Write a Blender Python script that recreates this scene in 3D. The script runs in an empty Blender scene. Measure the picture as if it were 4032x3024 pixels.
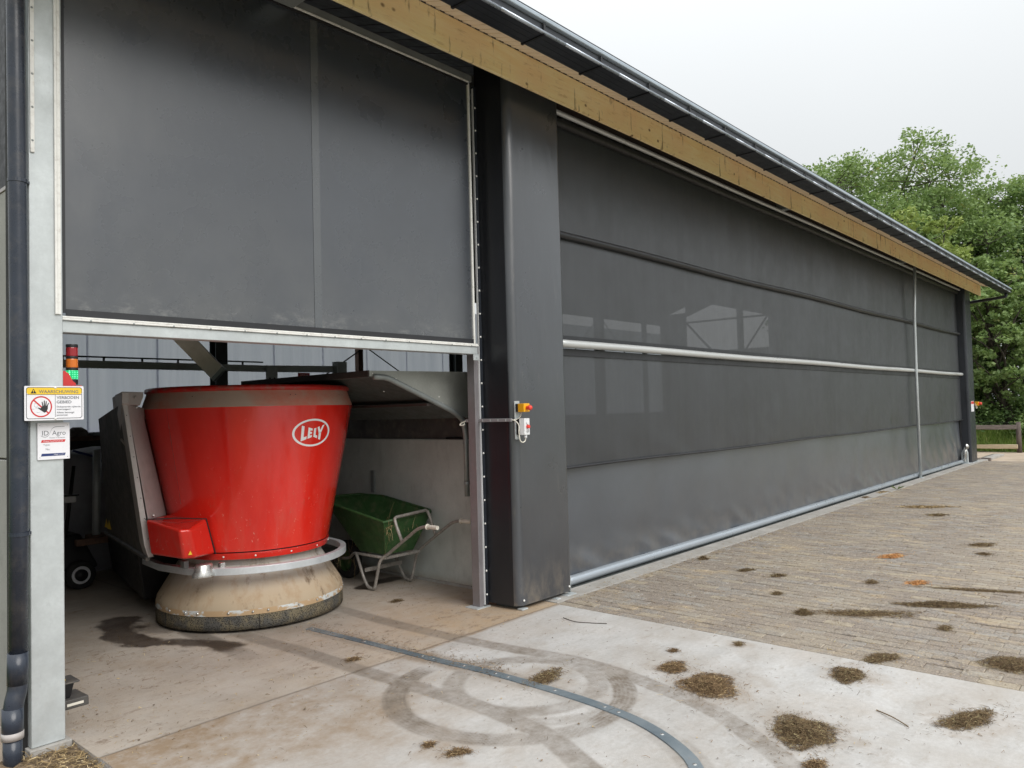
import bpy, bmesh, math, random
import numpy as np
from mathutils import Vector, Matrix
random.seed(7)
RNG = np.random.default_rng(11)
SC = bpy.context.scene
COL = SC.collection
PI = math.pi

# ------------------------------------------------------------ camera
YAW, PITCH, ROLL = math.radians(41.48232), math.radians(1.9548), math.radians(-1.5227)
cd = bpy.data.cameras.new('camera')
cam = bpy.data.objects.new('camera', cd)
COL.objects.link(cam)
cd.sensor_width = 36.0
cd.lens = 36.0 * 3015.36 / 4032.0
cd.clip_start = 0.05
cd.clip_end = 2000.0
fw = Vector((math.cos(PITCH) * math.cos(YAW), math.cos(PITCH) * math.sin(YAW), math.sin(PITCH)))
rt = Vector((math.sin(YAW), -math.cos(YAW), 0))
up = rt.cross(fw)
r2 = rt * math.cos(ROLL) + up * math.sin(ROLL)
u2 = -rt * math.sin(ROLL) + up * math.cos(ROLL)
cam.matrix_world = Matrix(((r2.x, u2.x, -fw.x, 0), (r2.y, u2.y, -fw.y, 0), (r2.z, u2.z, -fw.z, 1.6), (0, 0, 0, 1)))
SC.camera = cam

# ------------------------------------------------------------ overcast sky and sun
SUN_EL, SUN_AZ = math.radians(40), math.radians(266)     # azimuth counter-clockwise from +X
W = bpy.data.worlds.new('World')
SC.world = W
W.use_nodes = True
nt = W.node_tree
nt.nodes.clear()
wo = nt.nodes.new('ShaderNodeOutputWorld')
bg = nt.nodes.new('ShaderNodeBackground')
sky = nt.nodes.new('ShaderNodeTexSky')
sky.sky_type = 'NISHITA'
sky.sun_disc = False
sky.sun_elevation = SUN_EL
sky.sun_rotation = math.radians(90) - SUN_AZ
sky.dust_density = 8
sky.air_density = 1.5
bg.inputs['Strength'].default_value = 0.1
tc = nt.nodes.new('ShaderNodeTexCoord')
sep = nt.nodes.new('ShaderNodeSeparateXYZ')
nt.links.new(tc.outputs['Generated'], sep.inputs[0])
mx = nt.nodes.new('ShaderNodeMath'); mx.operation = 'MAXIMUM'; mx.inputs[1].default_value = 0.0
nt.links.new(sep.outputs['Z'], mx.inputs[0])
ma = nt.nodes.new('ShaderNodeMath'); ma.operation = 'MULTIPLY_ADD'
ma.inputs[1].default_value = 11.5; ma.inputs[2].default_value = 5.5     # cloud deck: brighter towards the zenith
pw = nt.nodes.new('ShaderNodeMath'); pw.operation = 'POWER'; pw.inputs[1].default_value = 2.0
nt.links.new(mx.outputs[0], pw.inputs[0]); nt.links.new(pw.outputs[0], ma.inputs[0])
ns = nt.nodes.new('ShaderNodeTexNoise'); ns.inputs['Scale'].default_value = 2.2; ns.inputs['Detail'].default_value = 3
nt.links.new(tc.outputs['Generated'], ns.inputs['Vector'])
nr = nt.nodes.new('ShaderNodeMapRange'); nr.inputs['To Min'].default_value = 0.965; nr.inputs['To Max'].default_value = 1.035
nt.links.new(ns.outputs['Fac'], nr.inputs['Value'])
mm = nt.nodes.new('ShaderNodeMath'); mm.operation = 'MULTIPLY'
nt.links.new(ma.outputs[0], mm.inputs[0]); nt.links.new(nr.outputs[0], mm.inputs[1])
cc = nt.nodes.new('ShaderNodeVectorMath'); cc.operation = 'SCALE'
cc.inputs[0].default_value = (0.95, 0.982, 1.0)
nt.links.new(mm.outputs[0], cc.inputs['Scale'])
mix = nt.nodes.new('ShaderNodeMix'); mix.data_type = 'RGBA'
mix.inputs['Factor'].default_value = 0.96
nt.links.new(sky.outputs[0], mix.inputs['A']); nt.links.new(cc.outputs[0], mix.inputs['B'])
nt.links.new(mix.outputs['Result'], bg.inputs['Color'])
nt.links.new(bg.outputs[0], wo.inputs[0])
sl = bpy.data.lights.new('sun', 'SUN')
sl.energy = 1.5; sl.angle = math.radians(40); sl.color = (1.0, 0.97, 0.93)
sun = bpy.data.objects.new('sun', sl); COL.objects.link(sun)
sd = Vector((math.cos(SUN_EL) * math.cos(SUN_AZ), math.cos(SUN_EL) * math.sin(SUN_AZ), math.sin(SUN_EL)))
sun.rotation_euler = sd.to_track_quat('Z', 'Y').to_euler()
SC.view_settings.view_transform = 'Standard'
SC.view_settings.look = 'None'
SC.view_settings.gamma = 1.0
SC.view_settings.use_curve_mapping = False
SC.view_settings.exposure = 0.45
SC.render.engine = 'CYCLES'
SC.cycles.use_denoising = True
SC.cycles.max_bounces = 8
SC.cycles.transparent_max_bounces = 16
SC.cycles.sample_clamp_indirect = 6.0

# ------------------------------------------------------------ helpers
def tag(o, label=None, cat=None, group=None, kind=None):
    if label: o['label'] = label
    if cat: o['category'] = cat
    if group: o['group'] = group
    if kind: o['kind'] = kind
    return o

def empty(name, loc=(0, 0, 0), label=None, cat=None, group=None, kind=None, parent=None, rz=0.0):
    o = bpy.data.objects.new(name, None)
    o.empty_display_size = 0.1
    COL.objects.link(o)
    o.location = loc; o.rotation_euler = (0, 0, rz)
    if parent: o.parent = parent
    return tag(o, label, cat, group, kind)

class MB:
    """collects geometry in world coordinates, then links it as one mesh object"""
    def __init__(s):
        s.v = []; s.f = []; s.a = []
    def add(s, vs, fs, a=None):
        n = len(s.v)
        s.v.extend([tuple(x) for x in vs])
        s.f.extend([tuple(i + n for i in f) for f in fs])
        if a is not None: s.a.extend([a] * len(fs))
        return s
    def box(s, x0, x1, y0, y1, z0, z1, a=None):
        v = [(x0, y0, z0), (x1, y0, z0), (x1, y1, z0), (x0, y1, z0), (x0, y0, z1), (x1, y0, z1), (x1, y1, z1), (x0, y1, z1)]
        return s.add(v, [(0, 3, 2, 1), (4, 5, 6, 7), (0, 1, 5, 4), (1, 2, 6, 5), (2, 3, 7, 6), (3, 0, 4, 7)], a)
    def hexa(s, p, a=None):      # 8 corners: bottom 4 (ccw), top 4
        return s.add(p, [(0, 3, 2, 1), (4, 5, 6, 7), (0, 1, 5, 4), (1, 2, 6, 5), (2, 3, 7, 6), (3, 0, 4, 7)], a)
    def prism(s, pts, d):        # closed polygon pts (3d), extruded by vector d
        n = len(pts); d = Vector(d)
        v = [Vector(p) for p in pts] + [Vector(p) + d for p in pts]
        f = [tuple(range(n))[::-1], tuple(range(n, 2 * n))] + [(i, (i + 1) % n, n + (i + 1) % n, n + i) for i in range(n)]
        return s.add(v, f)
    def tube(s, path, r, n=10, caps=True, rad=None):
        P = [Vector(p) for p in path]; m = len(P); vs = []; ref = None
        for i, p in enumerate(P):
            t = (P[min(i + 1, m - 1)] - P[max(i - 1, 0)]).normalized()
            if ref is None:
                ref = Vector((0, 0, 1)) if abs(t.z) < 0.9 else Vector((1, 0, 0))
            a = (ref - t * ref.dot(t)).normalized(); b = t.cross(a); ref = a
            rr = rad[i] if rad else r
            for k in range(n):
                q = 2 * PI * k / n
                vs.append(p + a * (rr * math.cos(q)) + b * (rr * math.sin(q)))
        f = []
        for i in range(m - 1):
            for k in range(n):
                f.append((i * n + k, i * n + (k + 1) % n, (i + 1) * n + (k + 1) % n, (i + 1) * n + k))
        if caps:
            f.append(tuple(range(n))[::-1]); f.append(tuple(range((m - 1) * n, m * n)))
        return s.add(vs, f)
    def lathe(s, prof, cx, cy, n=96, a0=0.0, a1=2 * PI, closed=None):
        full = abs(a1 - a0 - 2 * PI) < 1e-6
        m = n if full else n + 1
        vs = []
        for (r, z) in prof:
            for k in range(m):
                q = a0 + (a1 - a0) * k / n
                vs.append((cx + r * math.cos(q), cy + r * math.sin(q), z))
        f = []
        for i in range(len(prof) - 1):
            for k in range(n):
                k2 = (k + 1) % m
                f.append((i * m + k, i * m + k2, (i + 1) * m + k2, (i + 1) * m + k))
        return s.add(vs, f)
    def dome(s, c, nrm, r, h=None, n=8):
        c = Vector(c); w = Vector(nrm).normalized(); h = h or r * 0.6
        a = (Vector((0, 0, 1)) if abs(w.z) < .9 else Vector((1, 0, 0))).cross(w).normalized(); b = w.cross(a)
        vs = []
        for (rr, hh) in ((1, 0), (.8, .6), (.35, .95)):
            for k in range(n):
                q = 2 * PI * k / n
                vs.append(c + a * (r * rr * math.cos(q)) + b * (r * rr * math.sin(q)) + w * (h * hh))
        f = []
        for i in range(2):
            for k in range(n):
                f.append((i * n + k, i * n + (k + 1) % n, (i + 1) * n + (k + 1) % n, (i + 1) * n + k))
        f.append(tuple(range(2 * n, 3 * n)))
        return s.add(vs, f)
    def build(s, name, mat, parent=None, smooth=False, bevel=0.0, origin=None, seg=2, flip=False, attr='rnd'):
        me = bpy.data.meshes.new(name)
        vs = np.array(s.v, dtype=float)
        o = Vector(origin) if origin is not None else None
        if o is not None: vs = vs - np.array(o)
        me.from_pydata([tuple(v) for v in vs], [], s.f)
        if s.a and len(s.a) == len(s.f):
            at = me.attributes.new(attr, 'FLOAT', 'FACE')
            at.data.foreach_set('value', np.array(s.a, dtype=np.float32))
        me.materials.append(mat)
        if smooth: me.polygons.foreach_set('use_smooth', [True] * len(me.polygons))
        me.update()
        ob = bpy.data.objects.new(name, me)
        COL.objects.link(ob)
        if parent:
            ob.parent = parent
            wl = Vector(parent.get('_w', (0, 0, 0))) if False else world_loc(parent)
            ob.location = (o if o is not None else Vector((0, 0, 0))) - wl
        elif o is not None:
            ob.location = o
        if bevel > 0:
            m = ob.modifiers.new('bevel', 'BEVEL'); m.width = bevel; m.segments = seg; m.limit_method = 'ANGLE'; m.angle_limit = math.radians(35)
            if smooth is False:
                me.polygons.foreach_set('use_smooth', [True] * len(me.polygons)); m.harden_normals = True
        return ob

def world_loc(p):
    l = Vector((0, 0, 0))
    while p is not None:
        l = l + p.location; p = p.parent
    return l

def smooth_path(pts, n=6):
    P = [Vector(p) for p in pts]; out = []
    Q = [P[0] * 2 - P[1]] + P + [P[-1] * 2 - P[-2]]
    for i in range(1, len(Q) - 2):
        a, b, c, d = Q[i - 1], Q[i], Q[i + 1], Q[i + 2]
        for k in range(n):
            t = k / n
            out.append(0.5 * ((2 * b) + (c - a) * t + (2 * a - 5 * b + 4 * c - d) * t * t + (-a + 3 * b - 3 * c + d) * t ** 3))
    out.append(P[-1])
    return out

def round_corners(pts, r=0.05, n=5):
    P = [Vector(p) for p in pts]; out = [P[0]]
    for i in range(1, len(P) - 1):
        a, b, c = P[i - 1], P[i], P[i + 1]
        d1 = (a - b); d2 = (c - b)
        rr = min(r, d1.length * .45, d2.length * .45)
        p1 = b + d1.normalized() * rr; p2 = b + d2.normalized() * rr
        for k in range(n + 1):
            t = k / n
            out.append((1 - t) ** 2 * p1 + 2 * t * (1 - t) * b + t * t * p2)
    out.append(P[-1])
    return out

def copy_tree(o, parent=None):
    c = o.copy(); COL.objects.link(c); c.parent = parent
    for ch in [x for x in bpy.data.objects if x.parent == o]:
        copy_tree(ch, c)
    return c

# ------------------------------------------------------------ noise for painted ground wear
def vnoise(x, y, sc, seed=0, octv=4, aniso=(1, 1), rot=0.0):
    c, s_ = math.cos(rot), math.sin(rot)
    xx = (x * c + y * s_) / aniso[0]; yy = (-x * s_ + y * c) / aniso[1]
    out = np.zeros_like(x); amp = 1.0; tot = 0
    g = np.random.default_rng(1000 + seed)
    T = g.random((256, 256))
    for o in range(octv):
        u = xx * sc * 2 ** o + 31.7 * o; v = yy * sc * 2 ** o + 17.3 * o
        i = np.floor(u).astype(int); j = np.floor(v).astype(int)
        fu = u - i; fv = v - j
        fu = fu * fu * (3 - 2 * fu); fv = fv * fv * (3 - 2 * fv)
        a = T[i % 256, j % 256]; b = T[(i + 1) % 256, j % 256]; c_ = T[i % 256, (j + 1) % 256]; d = T[(i + 1) % 256, (j + 1) % 256]
        out += amp * ((a * (1 - fu) + b * fu) * (1 - fv) + (c_ * (1 - fu) + d * fu) * fv)
        tot += amp; amp *= 0.5
    return out / tot

def sstep(a, b, x):
    t = np.clip((x - a) / (b - a), 0, 1)
    return t * t * (3 - 2 * t)

def grid_sheet(name, x0, x1, y0, y1, z, step, paint, mat, parent=None, kind='structure', relief=None):
    nx = int((x1 - x0) / step) + 1; ny = int((y1 - y0) / step) + 1
    X, Y = np.meshgrid(np.linspace(x0, x1, nx), np.linspace(y0, y1, ny), indexing='ij')
    Z = np.full_like(X, z)
    if relief is not None: Z = Z + relief(X, Y)
    me = bpy.data.meshes.new(name)
    co = np.stack([X, Y, Z], -1).reshape(-1, 3)
    me.vertices.add(len(co)); me.vertices.foreach_set('co', co.ravel())
    idx = np.arange(nx * ny).reshape(nx, ny)
    q = np.stack([idx[:-1, :-1], idx[1:, :-1], idx[1:, 1:], idx[:-1, 1:]], -1).reshape(-1, 4)
    me.loops.add(q.size); me.loops.foreach_set('vertex_index', q.ravel())
    me.polygons.add(len(q)); me.polygons.foreach_set('loop_start', np.arange(len(q)) * 4)
    me.polygons.foreach_set('use_smooth', np.ones(len(q), bool))
    me.update(calc_edges=True)
    for k, arr in paint(X, Y).items():
        at = me.attributes.new(k, 'FLOAT', 'POINT'); at.data.foreach_set('value', arr.ravel().astype(np.float32))
    me.materials.append(mat)
    o = bpy.data.objects.new(name, me); COL.objects.link(o)
    if parent: o.parent = parent
    elif kind: o['kind'] = kind
    return o

# ------------------------------------------------------------ material helpers
class NT:
    def __init__(s, name):
        s.m = bpy.data.materials.new(name); s.m.use_nodes = True
        s.t = s.m.node_tree; s.t.nodes.clear()
        s.out = s.n('ShaderNodeOutputMaterial'); s.p = s.n('ShaderNodeBsdfPrincipled')
        s.l(s.p.outputs[0], s.out.inputs[0])
        s.geo = None
    def n(s, k, **kw):
        x = s.t.nodes.new(k)
        for a, b in kw.items(): setattr(x, a, b)
        return x
    def l(s, a, b): s.t.links.new(a, b)
    def pos(s, sx=1, sy=1, sz=1, obj=False):
        if obj:
            src = s.n('ShaderNodeTexCoord').outputs['Object']
        else:
            src = s.n('ShaderNodeNewGeometry').outputs['Position']
        m = s.n('ShaderNodeVectorMath', operation='MULTIPLY'); m.inputs[1].default_value = (sx, sy, sz)
        s.l(src, m.inputs[0]); return m.outputs[0]
    def noise(s, scale, detail=4, rough=.55, vec=None, lo=0.0, hi=1.0, a=0.3, b=0.7, dist=0.0):
        x = s.n('ShaderNodeTexNoise'); x.inputs['Scale'].default_value = scale; x.inputs['Detail'].default_value = detail
        x.inputs['Roughness'].default_value = rough; x.inputs['Distortion'].default_value = dist
        s.l(vec if vec is not None else s.pos(), x.inputs['Vector'])
        r = s.n('ShaderNodeMapRange'); r.clamp = True
        r.inputs['From Min'].default_value = a; r.inputs['From Max'].default_value = b
        r.inputs['To Min'].default_value = lo; r.inputs['To Max'].default_value = hi
        s.l(x.outputs['Fac'], r.inputs['Value']); return r.outputs[0]
    def attr(s, name):
        x = s.n('ShaderNodeAttribute'); x.attribute_name = name; return x.outputs['Fac']
    def mul(s, a, b, op='MULTIPLY'):
        m = s.n('ShaderNodeMath', operation=op); m.use_clamp = False
        for i, q in enumerate((a, b)):
            if isinstance(q, (int, float)): m.inputs[i].default_value = q
            else: s.l(q, m.inputs[i])
        return m.outputs[0]
    def ramp(s, v, a, b, lo=0.0, hi=1.0):
        r = s.n('ShaderNodeMapRange'); r.clamp = True; r.interpolation_type = 'SMOOTHSTEP'
        r.inputs['From Min'].default_value = a; r.inputs['From Max'].default_value = b
        r.inputs['To Min'].default_value = lo; r.inputs['To Max'].default_value = hi
        s.l(v, r.inputs['Value']); return r.outputs[0]
    def mix(s, f, a, b, blend='MIX'):
        m = s.n('ShaderNodeMix', data_type='RGBA', blend_type=blend)
        for k, q in (('Factor', f), ('A', a), ('B', b)):
            i = m.inputs[k]
            if k == 'Factor':
                i = m.inputs[0]
            if isinstance(q, (int, float)): i.default_value = q
            elif isinstance(q, tuple): i.default_value = (*q[:3], 1)
            else: s.l(q, i)
        return m.outputs['Result']
    def set(s, **kw):
        for k, v in kw.items():
            k = {'base': 'Base Color', 'rough': 'Roughness', 'metal': 'Metallic', 'spec': 'Specular IOR Level', 'coat': 'Coat Weight',
                 'coatr': 'Coat Roughness', 'emit': 'Emission Color', 'emits': 'Emission Strength', 'alpha': 'Alpha', 'trans': 'Transmission Weight'}[k]
            i = s.p.inputs[k]
            if isinstance(v, (int, float)): i.default_value = v
            elif isinstance(v, tuple): i.default_value = (*v[:3], 1)
            else: s.l(v, i)
        return s
    def bump(s, h, st=0.3, d=0.01):
        b = s.n('ShaderNodeBump'); b.inputs['Strength'].default_value = st; b.inputs['Distance'].default_value = d
        s.l(h, b.inputs['Height']); s.l(b.outputs[0], s.p.inputs['Normal']); return s

def simple(name, col, rough=.5, metal=0.0, var=.25, sc=6.0, dirt=None, dirtamt=.35, bump=0.0, spec=.5, coat=0.0, obj=False, aniso=(1, 1, 1)):
    t = NT(name)
    v = t.pos(*aniso, obj=obj)
    f = t.noise(sc, 5, .6, v)
    c2 = tuple(c * (1 - var) for c in col); c3 = tuple(min(1, c * (1 + var * .6)) for c in col)
    base = t.mix(f, c2, c3)
    if dirt:
        base = t.mix(t.noise(sc * 2.3, 6, .7, v, 0, dirtamt, .5, .72), base, dirt)
    t.set(base=base, rough=t.noise(sc * 3, 4, .6, v, max(.02, rough - .1), min(1, rough + .1)), metal=metal, spec=spec, coat=coat)
    if bump: t.bump(t.noise(sc * 8, 4, .6, v), bump, .004)
    return t.m
# ------------------------------------------------------------ materials
M = {}
# light concrete apron, wear from painted attributes
t = NT('apron_concrete')
st = t.noise(1.0, 6, .62, t.pos(1.6, 5.0, 1))
fine = t.noise(38, 5, .7)
b = t.mix(st, (.43, .42, .405), (.58, .572, .56))
b = t.mix(t.noise(3.3, 5, .65, None, 0, .55, .42, .75), b, (.56, .553, .545))
b = t.mix(t.noise(1.7, 5, .6, t.pos(1, 1, 1), 0, .5, .45, .72), b, (.44, .385, .33))
b = t.mix(t.mul(fine, .35), b, (.27, .255, .235))
b = t.mix(t.noise(140, 3, .8, None, 0, .6, .62, .72), b, (.16, .135, .105))
b = t.mix(t.noise(5.5, 7, .75, t.pos(1, 2.4, 1), 0, .7, .54, .70), b, (.345, .31, .27))
b = t.mix(t.noise(.9, 5, .6, t.pos(1.5, 1, 1), 0, .5, .5, .68), b, (.36, .325, .285))
dn = t.noise(11, 6, .7, None, .55, 1.25)
b = t.mix(t.mul(t.attr('dirt'), dn), b, (.27, .20, .135))
b = t.mix(t.mul(t.mul(t.attr('tread'), t.noise(9, 6, .75, None, .35, 1.25)), 1.0), b, (.175, .145, .115))
b = t.mix(t.attr('wet'), b, (.035, .025, .02))
b = t.mix(t.attr('crack'), b, (.10, .085, .07))
t.set(base=b, rough=t.noise(9, 4, .6, None, .78, .95), spec=.3)
t.bump(t.noise(60, 5, .7), .25, .004)
M['apron'] = t.m
t = NT('barn_floor_concrete')
b = t.mix(t.noise(1.4, 6, .6), (.30, .262, .222), (.46, .42, .375))
b = t.mix(t.noise(4, 6, .65, t.pos(1, 3, 1), 0, .6, .45, .8), b, (.46, .41, .355))
b = t.mix(t.mul(t.attr('dirt'), t.noise(9, 6, .7, None, .5, 1.2)), b, (.40, .30, .20))
cm = t.noise(1.3, 4, .6, None, .15, 1.0, .42, .62)
b = t.mix(t.mul(cm, t.noise(7, 6, .75, t.pos(1, 1.7, 1), 0, .85, .55, .66)), b, (.17, .115, .075))
b = t.mix(t.mul(cm, t.noise(24, 5, .75, t.pos(1, 1.5, 1), 0, .8, .58, .72)), b, (.11, .08, .055))
b = t.mix(t.noise(2.4, 5, .7, None, 0, .5, .52, .7), b, (.30, .235, .165))
b = t.mix(t.mul(t.attr('tread'), .8), b, (.10, .085, .07))
b = t.mix(t.mul(t.attr('wet'), t.noise(5, 5, .7, None, .8, 1.0)), b, (.036, .024, .017))
b = t.mix(t.attr('crack'), b, (.07, .055, .045))
t.set(base=b, rough=t.ramp(t.attr('wet'), 0, 1, .82, .45), spec=.35)
t.bump(t.noise(45, 5, .7), .3, .005)
M['floor'] = t.m
t = NT('kerb_concrete')
b = t.mix(t.noise(2.5, 6, .65), (.30, .285, .26), (.44, .425, .40))
b = t.mix(t.noise(14, 6, .75, None, 0, .7, .52, .74), b, (.25, .20, .15))
t.set(base=b, rough=.88, spec=.3); t.bump(t.noise(70, 4, .7), .3, .004)
M['kerb'] = t.m

def brick_mat(name, rnd_from_object):
    t = NT(name)
    r = t.n('ShaderNodeObjectInfo').outputs['Random'] if rnd_from_object else t.attr('rnd')
    w = t.n('ShaderNodeTexWhiteNoise', noise_dimensions='1D'); t.l(r, w.inputs['W'])
    cr = t.n('ShaderNodeValToRGB'); e = cr.color_ramp; e.interpolation = 'LINEAR'
    stops = [(0, (.285, .25, .222)), (.3, (.262, .228, .205)), (.55, (.315, .285, .25)), (.72, (.30, .29, .28)), (.86, (.35, .35, .34)), (.94, (.42, .365, .28)), (1.0, (.46, .40, .30))]
    e.elements[0].position = 0; e.elements[0].color = (*stops[0][1], 1); e.elements[1].position = 1; e.elements[1].color = (*stops[-1][1], 1)
    for p, c in stops[1:-1]:
        q = e.elements.new(p); q.color = (*c, 1)
    t.l(r, cr.inputs[0])
    b = t.mix(t.noise(16, 5, .7, None, .0, .8), cr.outputs[0], (.20, .165, .135))
    b = t.mix(t.noise(1.1, 5, .6, None, 0, .62, .45, .72), b, (.40, .345, .265))           # blown sand
    b = t.mix(t.noise(.35, 4, .6, t.pos(1, 1.6, 1), 0, .45, .45, .75), b, (.30, .27, .235))
    b = t.mix(t.noise(1.7, 6, .75, t.pos(2.2, .8, 1), 0, .8, .54, .66), b, (.46, .36, .235))
    b = t.mix(t.noise(2.9, 5, .7, t.pos(3.0, .8, 1), 0, .55, .5, .66), b, (.20, .165, .14))
    b = t.mix(t.noise(80, 4, .85, None, 0, 1, .52, .64), b, (.50, .43, .33))              # chaff specks
    b = t.mix(t.noise(58, 5, .8, t.pos(1, .6, 1), 0, .85, .55, .68), b, (.12, .095, .07))
    t.set(base=b, rough=.92, spec=.2); t.bump(t.noise(120, 4, .7), .5, .004)
    return t.m
M['brick'] = brick_mat('clay_brick', True)
M['brick2'] = brick_mat('clay_brick_far', False)
M['joint'] = simple('joint_sand', (.10, .08, .06), .95, 0, .5, 30, spec=.2)
M['soil'] = simple('soil_straw', (.20, .145, .095), .95, 0, .55, 14, dirt=(.34, .26, .17), dirtamt=.8, bump=.8, spec=.15)
M['sandroad'] = simple('sand_path', (.44, .36, .28), .95, 0, .2, 2, dirt=(.30, .24, .18), dirtamt=.6, bump=.4, spec=.15)
M['grassland'] = simple('grass_ground', (.085, .115, .035), .95, 0, .5, 3, dirt=(.13, .11, .05), dirtamt=.6, spec=.15)

def galv(name, col=(.56, .60, .61), rough=.45, metal=.35):
    t = NT(name)
    v = t.n('ShaderNodeTexVoronoi'); v.inputs['Scale'].default_value = 55; t.l(t.pos(), v.inputs['Vector'])
    f = t.noise(5, 6, .65)
    b = t.mix(f, tuple(c * .84 for c in col), tuple(min(1, c * 1.1) for c in col))
    b = t.mix(t.mul(v.outputs['Color'] if False else t.noise(60, 2, .6), .25), b, tuple(c * .72 for c in col))
    b = t.mix(t.noise(9, 6, .8, t.pos(1, 1, .35), 0, .5, .62, .75), b, tuple(c * .55 for c in col))
    t.set(base=b, rough=t.noise(12, 4, .6, None, rough - .1, rough + .15), metal=metal)
    return t.m
M['galv'] = galv('galvanised_steel')
M['galvd'] = galv('dull_galvanised_steel', (.30, .325, .32), .5, .45)
M['galvh'] = galv('hopper_galvanised_sheet', (.38, .39, .36), .42, .35)
M['alu'] = simple('white_aluminium_rail', (.80, .80, .77), .35, 0, .06, 10, dirt=(.4, .36, .32), dirtamt=.5)
M['pipe'] = simple('bright_metal_pipe', (.60, .62, .62), .34, .35, .06, 3, dirt=(.4, .38, .35), dirtamt=.12, aniso=(.15, 1, 1))
M['pipeb'] = simple('bottom_steel_pipe', (.43, .48, .53), .32, .55, .08, 3, dirt=(.3, .28, .26), dirtamt=.15, aniso=(.3, 1, 1))
M['raild'] = galv('gantry_galvanised', (.52, .57, .55), .5, .25)
M['steeld'] = simple('dark_steel', (.10, .112, .108), .5, .3, .25, 5)
M['anth'] = simple('anthracite_sheet', (.022, .026, .034), .38, 0, .2, 3)
M['gutbead'] = simple('gutter_bead', (.42, .46, .52), .3, .6, .1, 4)
M['guttop'] = simple('roof_edge_flashing', (.36, .42, .48), .4, .1, .1, 4)
M['pvc'] = simple('grey_pvc_pipe', (.030, .038, .055), .30, 0, .18, 4, dirt=(.12, .11, .10), dirtamt=.35)
M['black'] = simple('black_plastic', (.012, .012, .014), .5, 0, .3, 8)
M['blackb'] = simple('black_rubber', (.02, .02, .02), .8, 0, .3, 8)
M['brown'] = simple('brown_roof_sheet', (.055, .042, .038), .6, 0, .2, 4)
M['cream'] = simple('cream_roof_sheet', (.90, .79, .64), .6, 0, .06, 2)
M['creaml'] = simple('cream_sheet_groove', (.66, .58, .47), .6, 0, .05, 2)
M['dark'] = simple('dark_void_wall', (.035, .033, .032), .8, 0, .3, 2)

# folded coated-fabric cover of the corner column
t = NT('black_pvc_cover')
b = t.mix(t.noise(1.2, 5, .6, t.pos(1, 1, .6)), (.024, .028, .036), (.036, .042, .052))
b = t.mix(t.noise(30, 5, .8, t.pos(1, 1, .5), 0, .5, .66, .74), b, (.35, .34, .32))
b = t.mix(t.noise(7, 5, .8, t.pos(2.5, 2.5, .35), 0, .35, .6, .75), b, (.19, .17, .14))
zz_ = t.n('ShaderNodeSeparateXYZ'); t.l(t.pos(), zz_.inputs[0])
b = t.mix(t.mul(t.ramp(zz_.outputs['Z'], .0, .45, 1, 0), t.noise(9, 6, .8, t.pos(1, 1, .6), 0, .8, .42, .68)), b, (.17, .145, .115))
t.set(base=b, rough=t.noise(3, 4, .6, None, .26, .38), spec=1.0, coat=1.0, coatr=.3)
t.bump(t.noise(2.5, 3, .5, t.pos(2, 2, .5)), .25, .02)
M['cover'] = t.m

def mesh_fabric(name, col, transp, rough=.42, spec=.5, stripes=0.0, dirt=.3, coat=0.0, bmp=.35):
    t = NT(name)
    b = t.mix(t.noise(1.1, 5, .6), tuple(c * .82 for c in col), tuple(c * 1.15 for c in col))
    b = t.mix(t.noise(1.0, 4, .6, t.pos(7, 7, .35), 0, stripes, .4, .75), b, tuple(c * 1.6 for c in col))
    b = t.mix(t.noise(22, 6, .85, t.pos(1, 1, .8), 0, dirt, .64, .76), b, (.34, .33, .31))
    if name == 'curtain_lower_tarpaulin':
        lz = t.n('ShaderNodeSeparateXYZ'); t.l(t.pos(), lz.inputs[0])
        b = t.mix(t.mul(t.ramp(lz.outputs['Z'], .05, .50, 1, 0), t.noise(6, 6, .75, t.pos(1, 1, 1.2), 0, .5, .42, .7)), b, (.15, .135, .115))
    if name == 'screen_fabric':
        lowz = t.n('ShaderNodeSeparateXYZ'); t.l(t.pos(), lowz.inputs[0])
        d1 = t.mul(t.ramp(lowz.outputs['Z'], 2.15, 3.3, 1, 0), t.noise(1.6, 6, .7, t.pos(1, 1, .8), .15, 1))
        d2 = t.mul(t.ramp(lowz.outputs['X'], 1.4, 2.4, 1, 0), t.noise(3.0, 6, .7, t.pos(1, 1, .5), .0, .8))
        b = t.mix(t.mul(t.mul(d1, d2, 'MAXIMUM'), .34), b, (.17, .17, .16))
        b = t.mix(t.mul(t.ramp(lowz.outputs['Z'], 2.16, 2.34, 1, 0), t.noise(7, 6, .8, t.pos(1, 1, 2), 0, .7, .5, .7)), b, (.24, .24, .23))
    t.set(base=b, rough=t.noise(4, 4, .6, None, rough - .05, rough + .07), spec=spec, coat=coat, coatr=rough)
    t.bump(t.noise(1.3, 3, .5, t.pos(1.6, 1.6, .5)), bmp, .03)
    if transp > 0:
        tr = t.n('ShaderNodeBsdfTransparent'); mixs = t.n('ShaderNodeMixShader')
        mixs.inputs[0].default_value = transp
        t.l(t.p.outputs[0], mixs.inputs[1]); t.l(tr.outputs[0], mixs.inputs[2]); t.l(mixs.outputs[0], t.out.inputs[0])
    return t.m
M['screen'] = mesh_fabric('screen_fabric', (.028, .035, .048), .0, .28, 1.0, .0, .07, 1.0, .0)
M['mesh'] = mesh_fabric('curtain_mesh', (.026, .029, .034), .08, .42, .9, .45, .16, .25, .25)
M['meshb'] = mesh_fabric('curtain_band', (.016, .017, .021), .0, .42, .6, .1, .1)
M['tarp'] = mesh_fabric('curtain_lower_tarpaulin', (.048, .056, .069), .0, .34, 1.0, .0, .03, .8, .03)
M['seam'] = mesh_fabric('screen_seam', (.068, .076, .084), .0, .26, 1.0, .0, .03, 1.0, .0)

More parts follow.
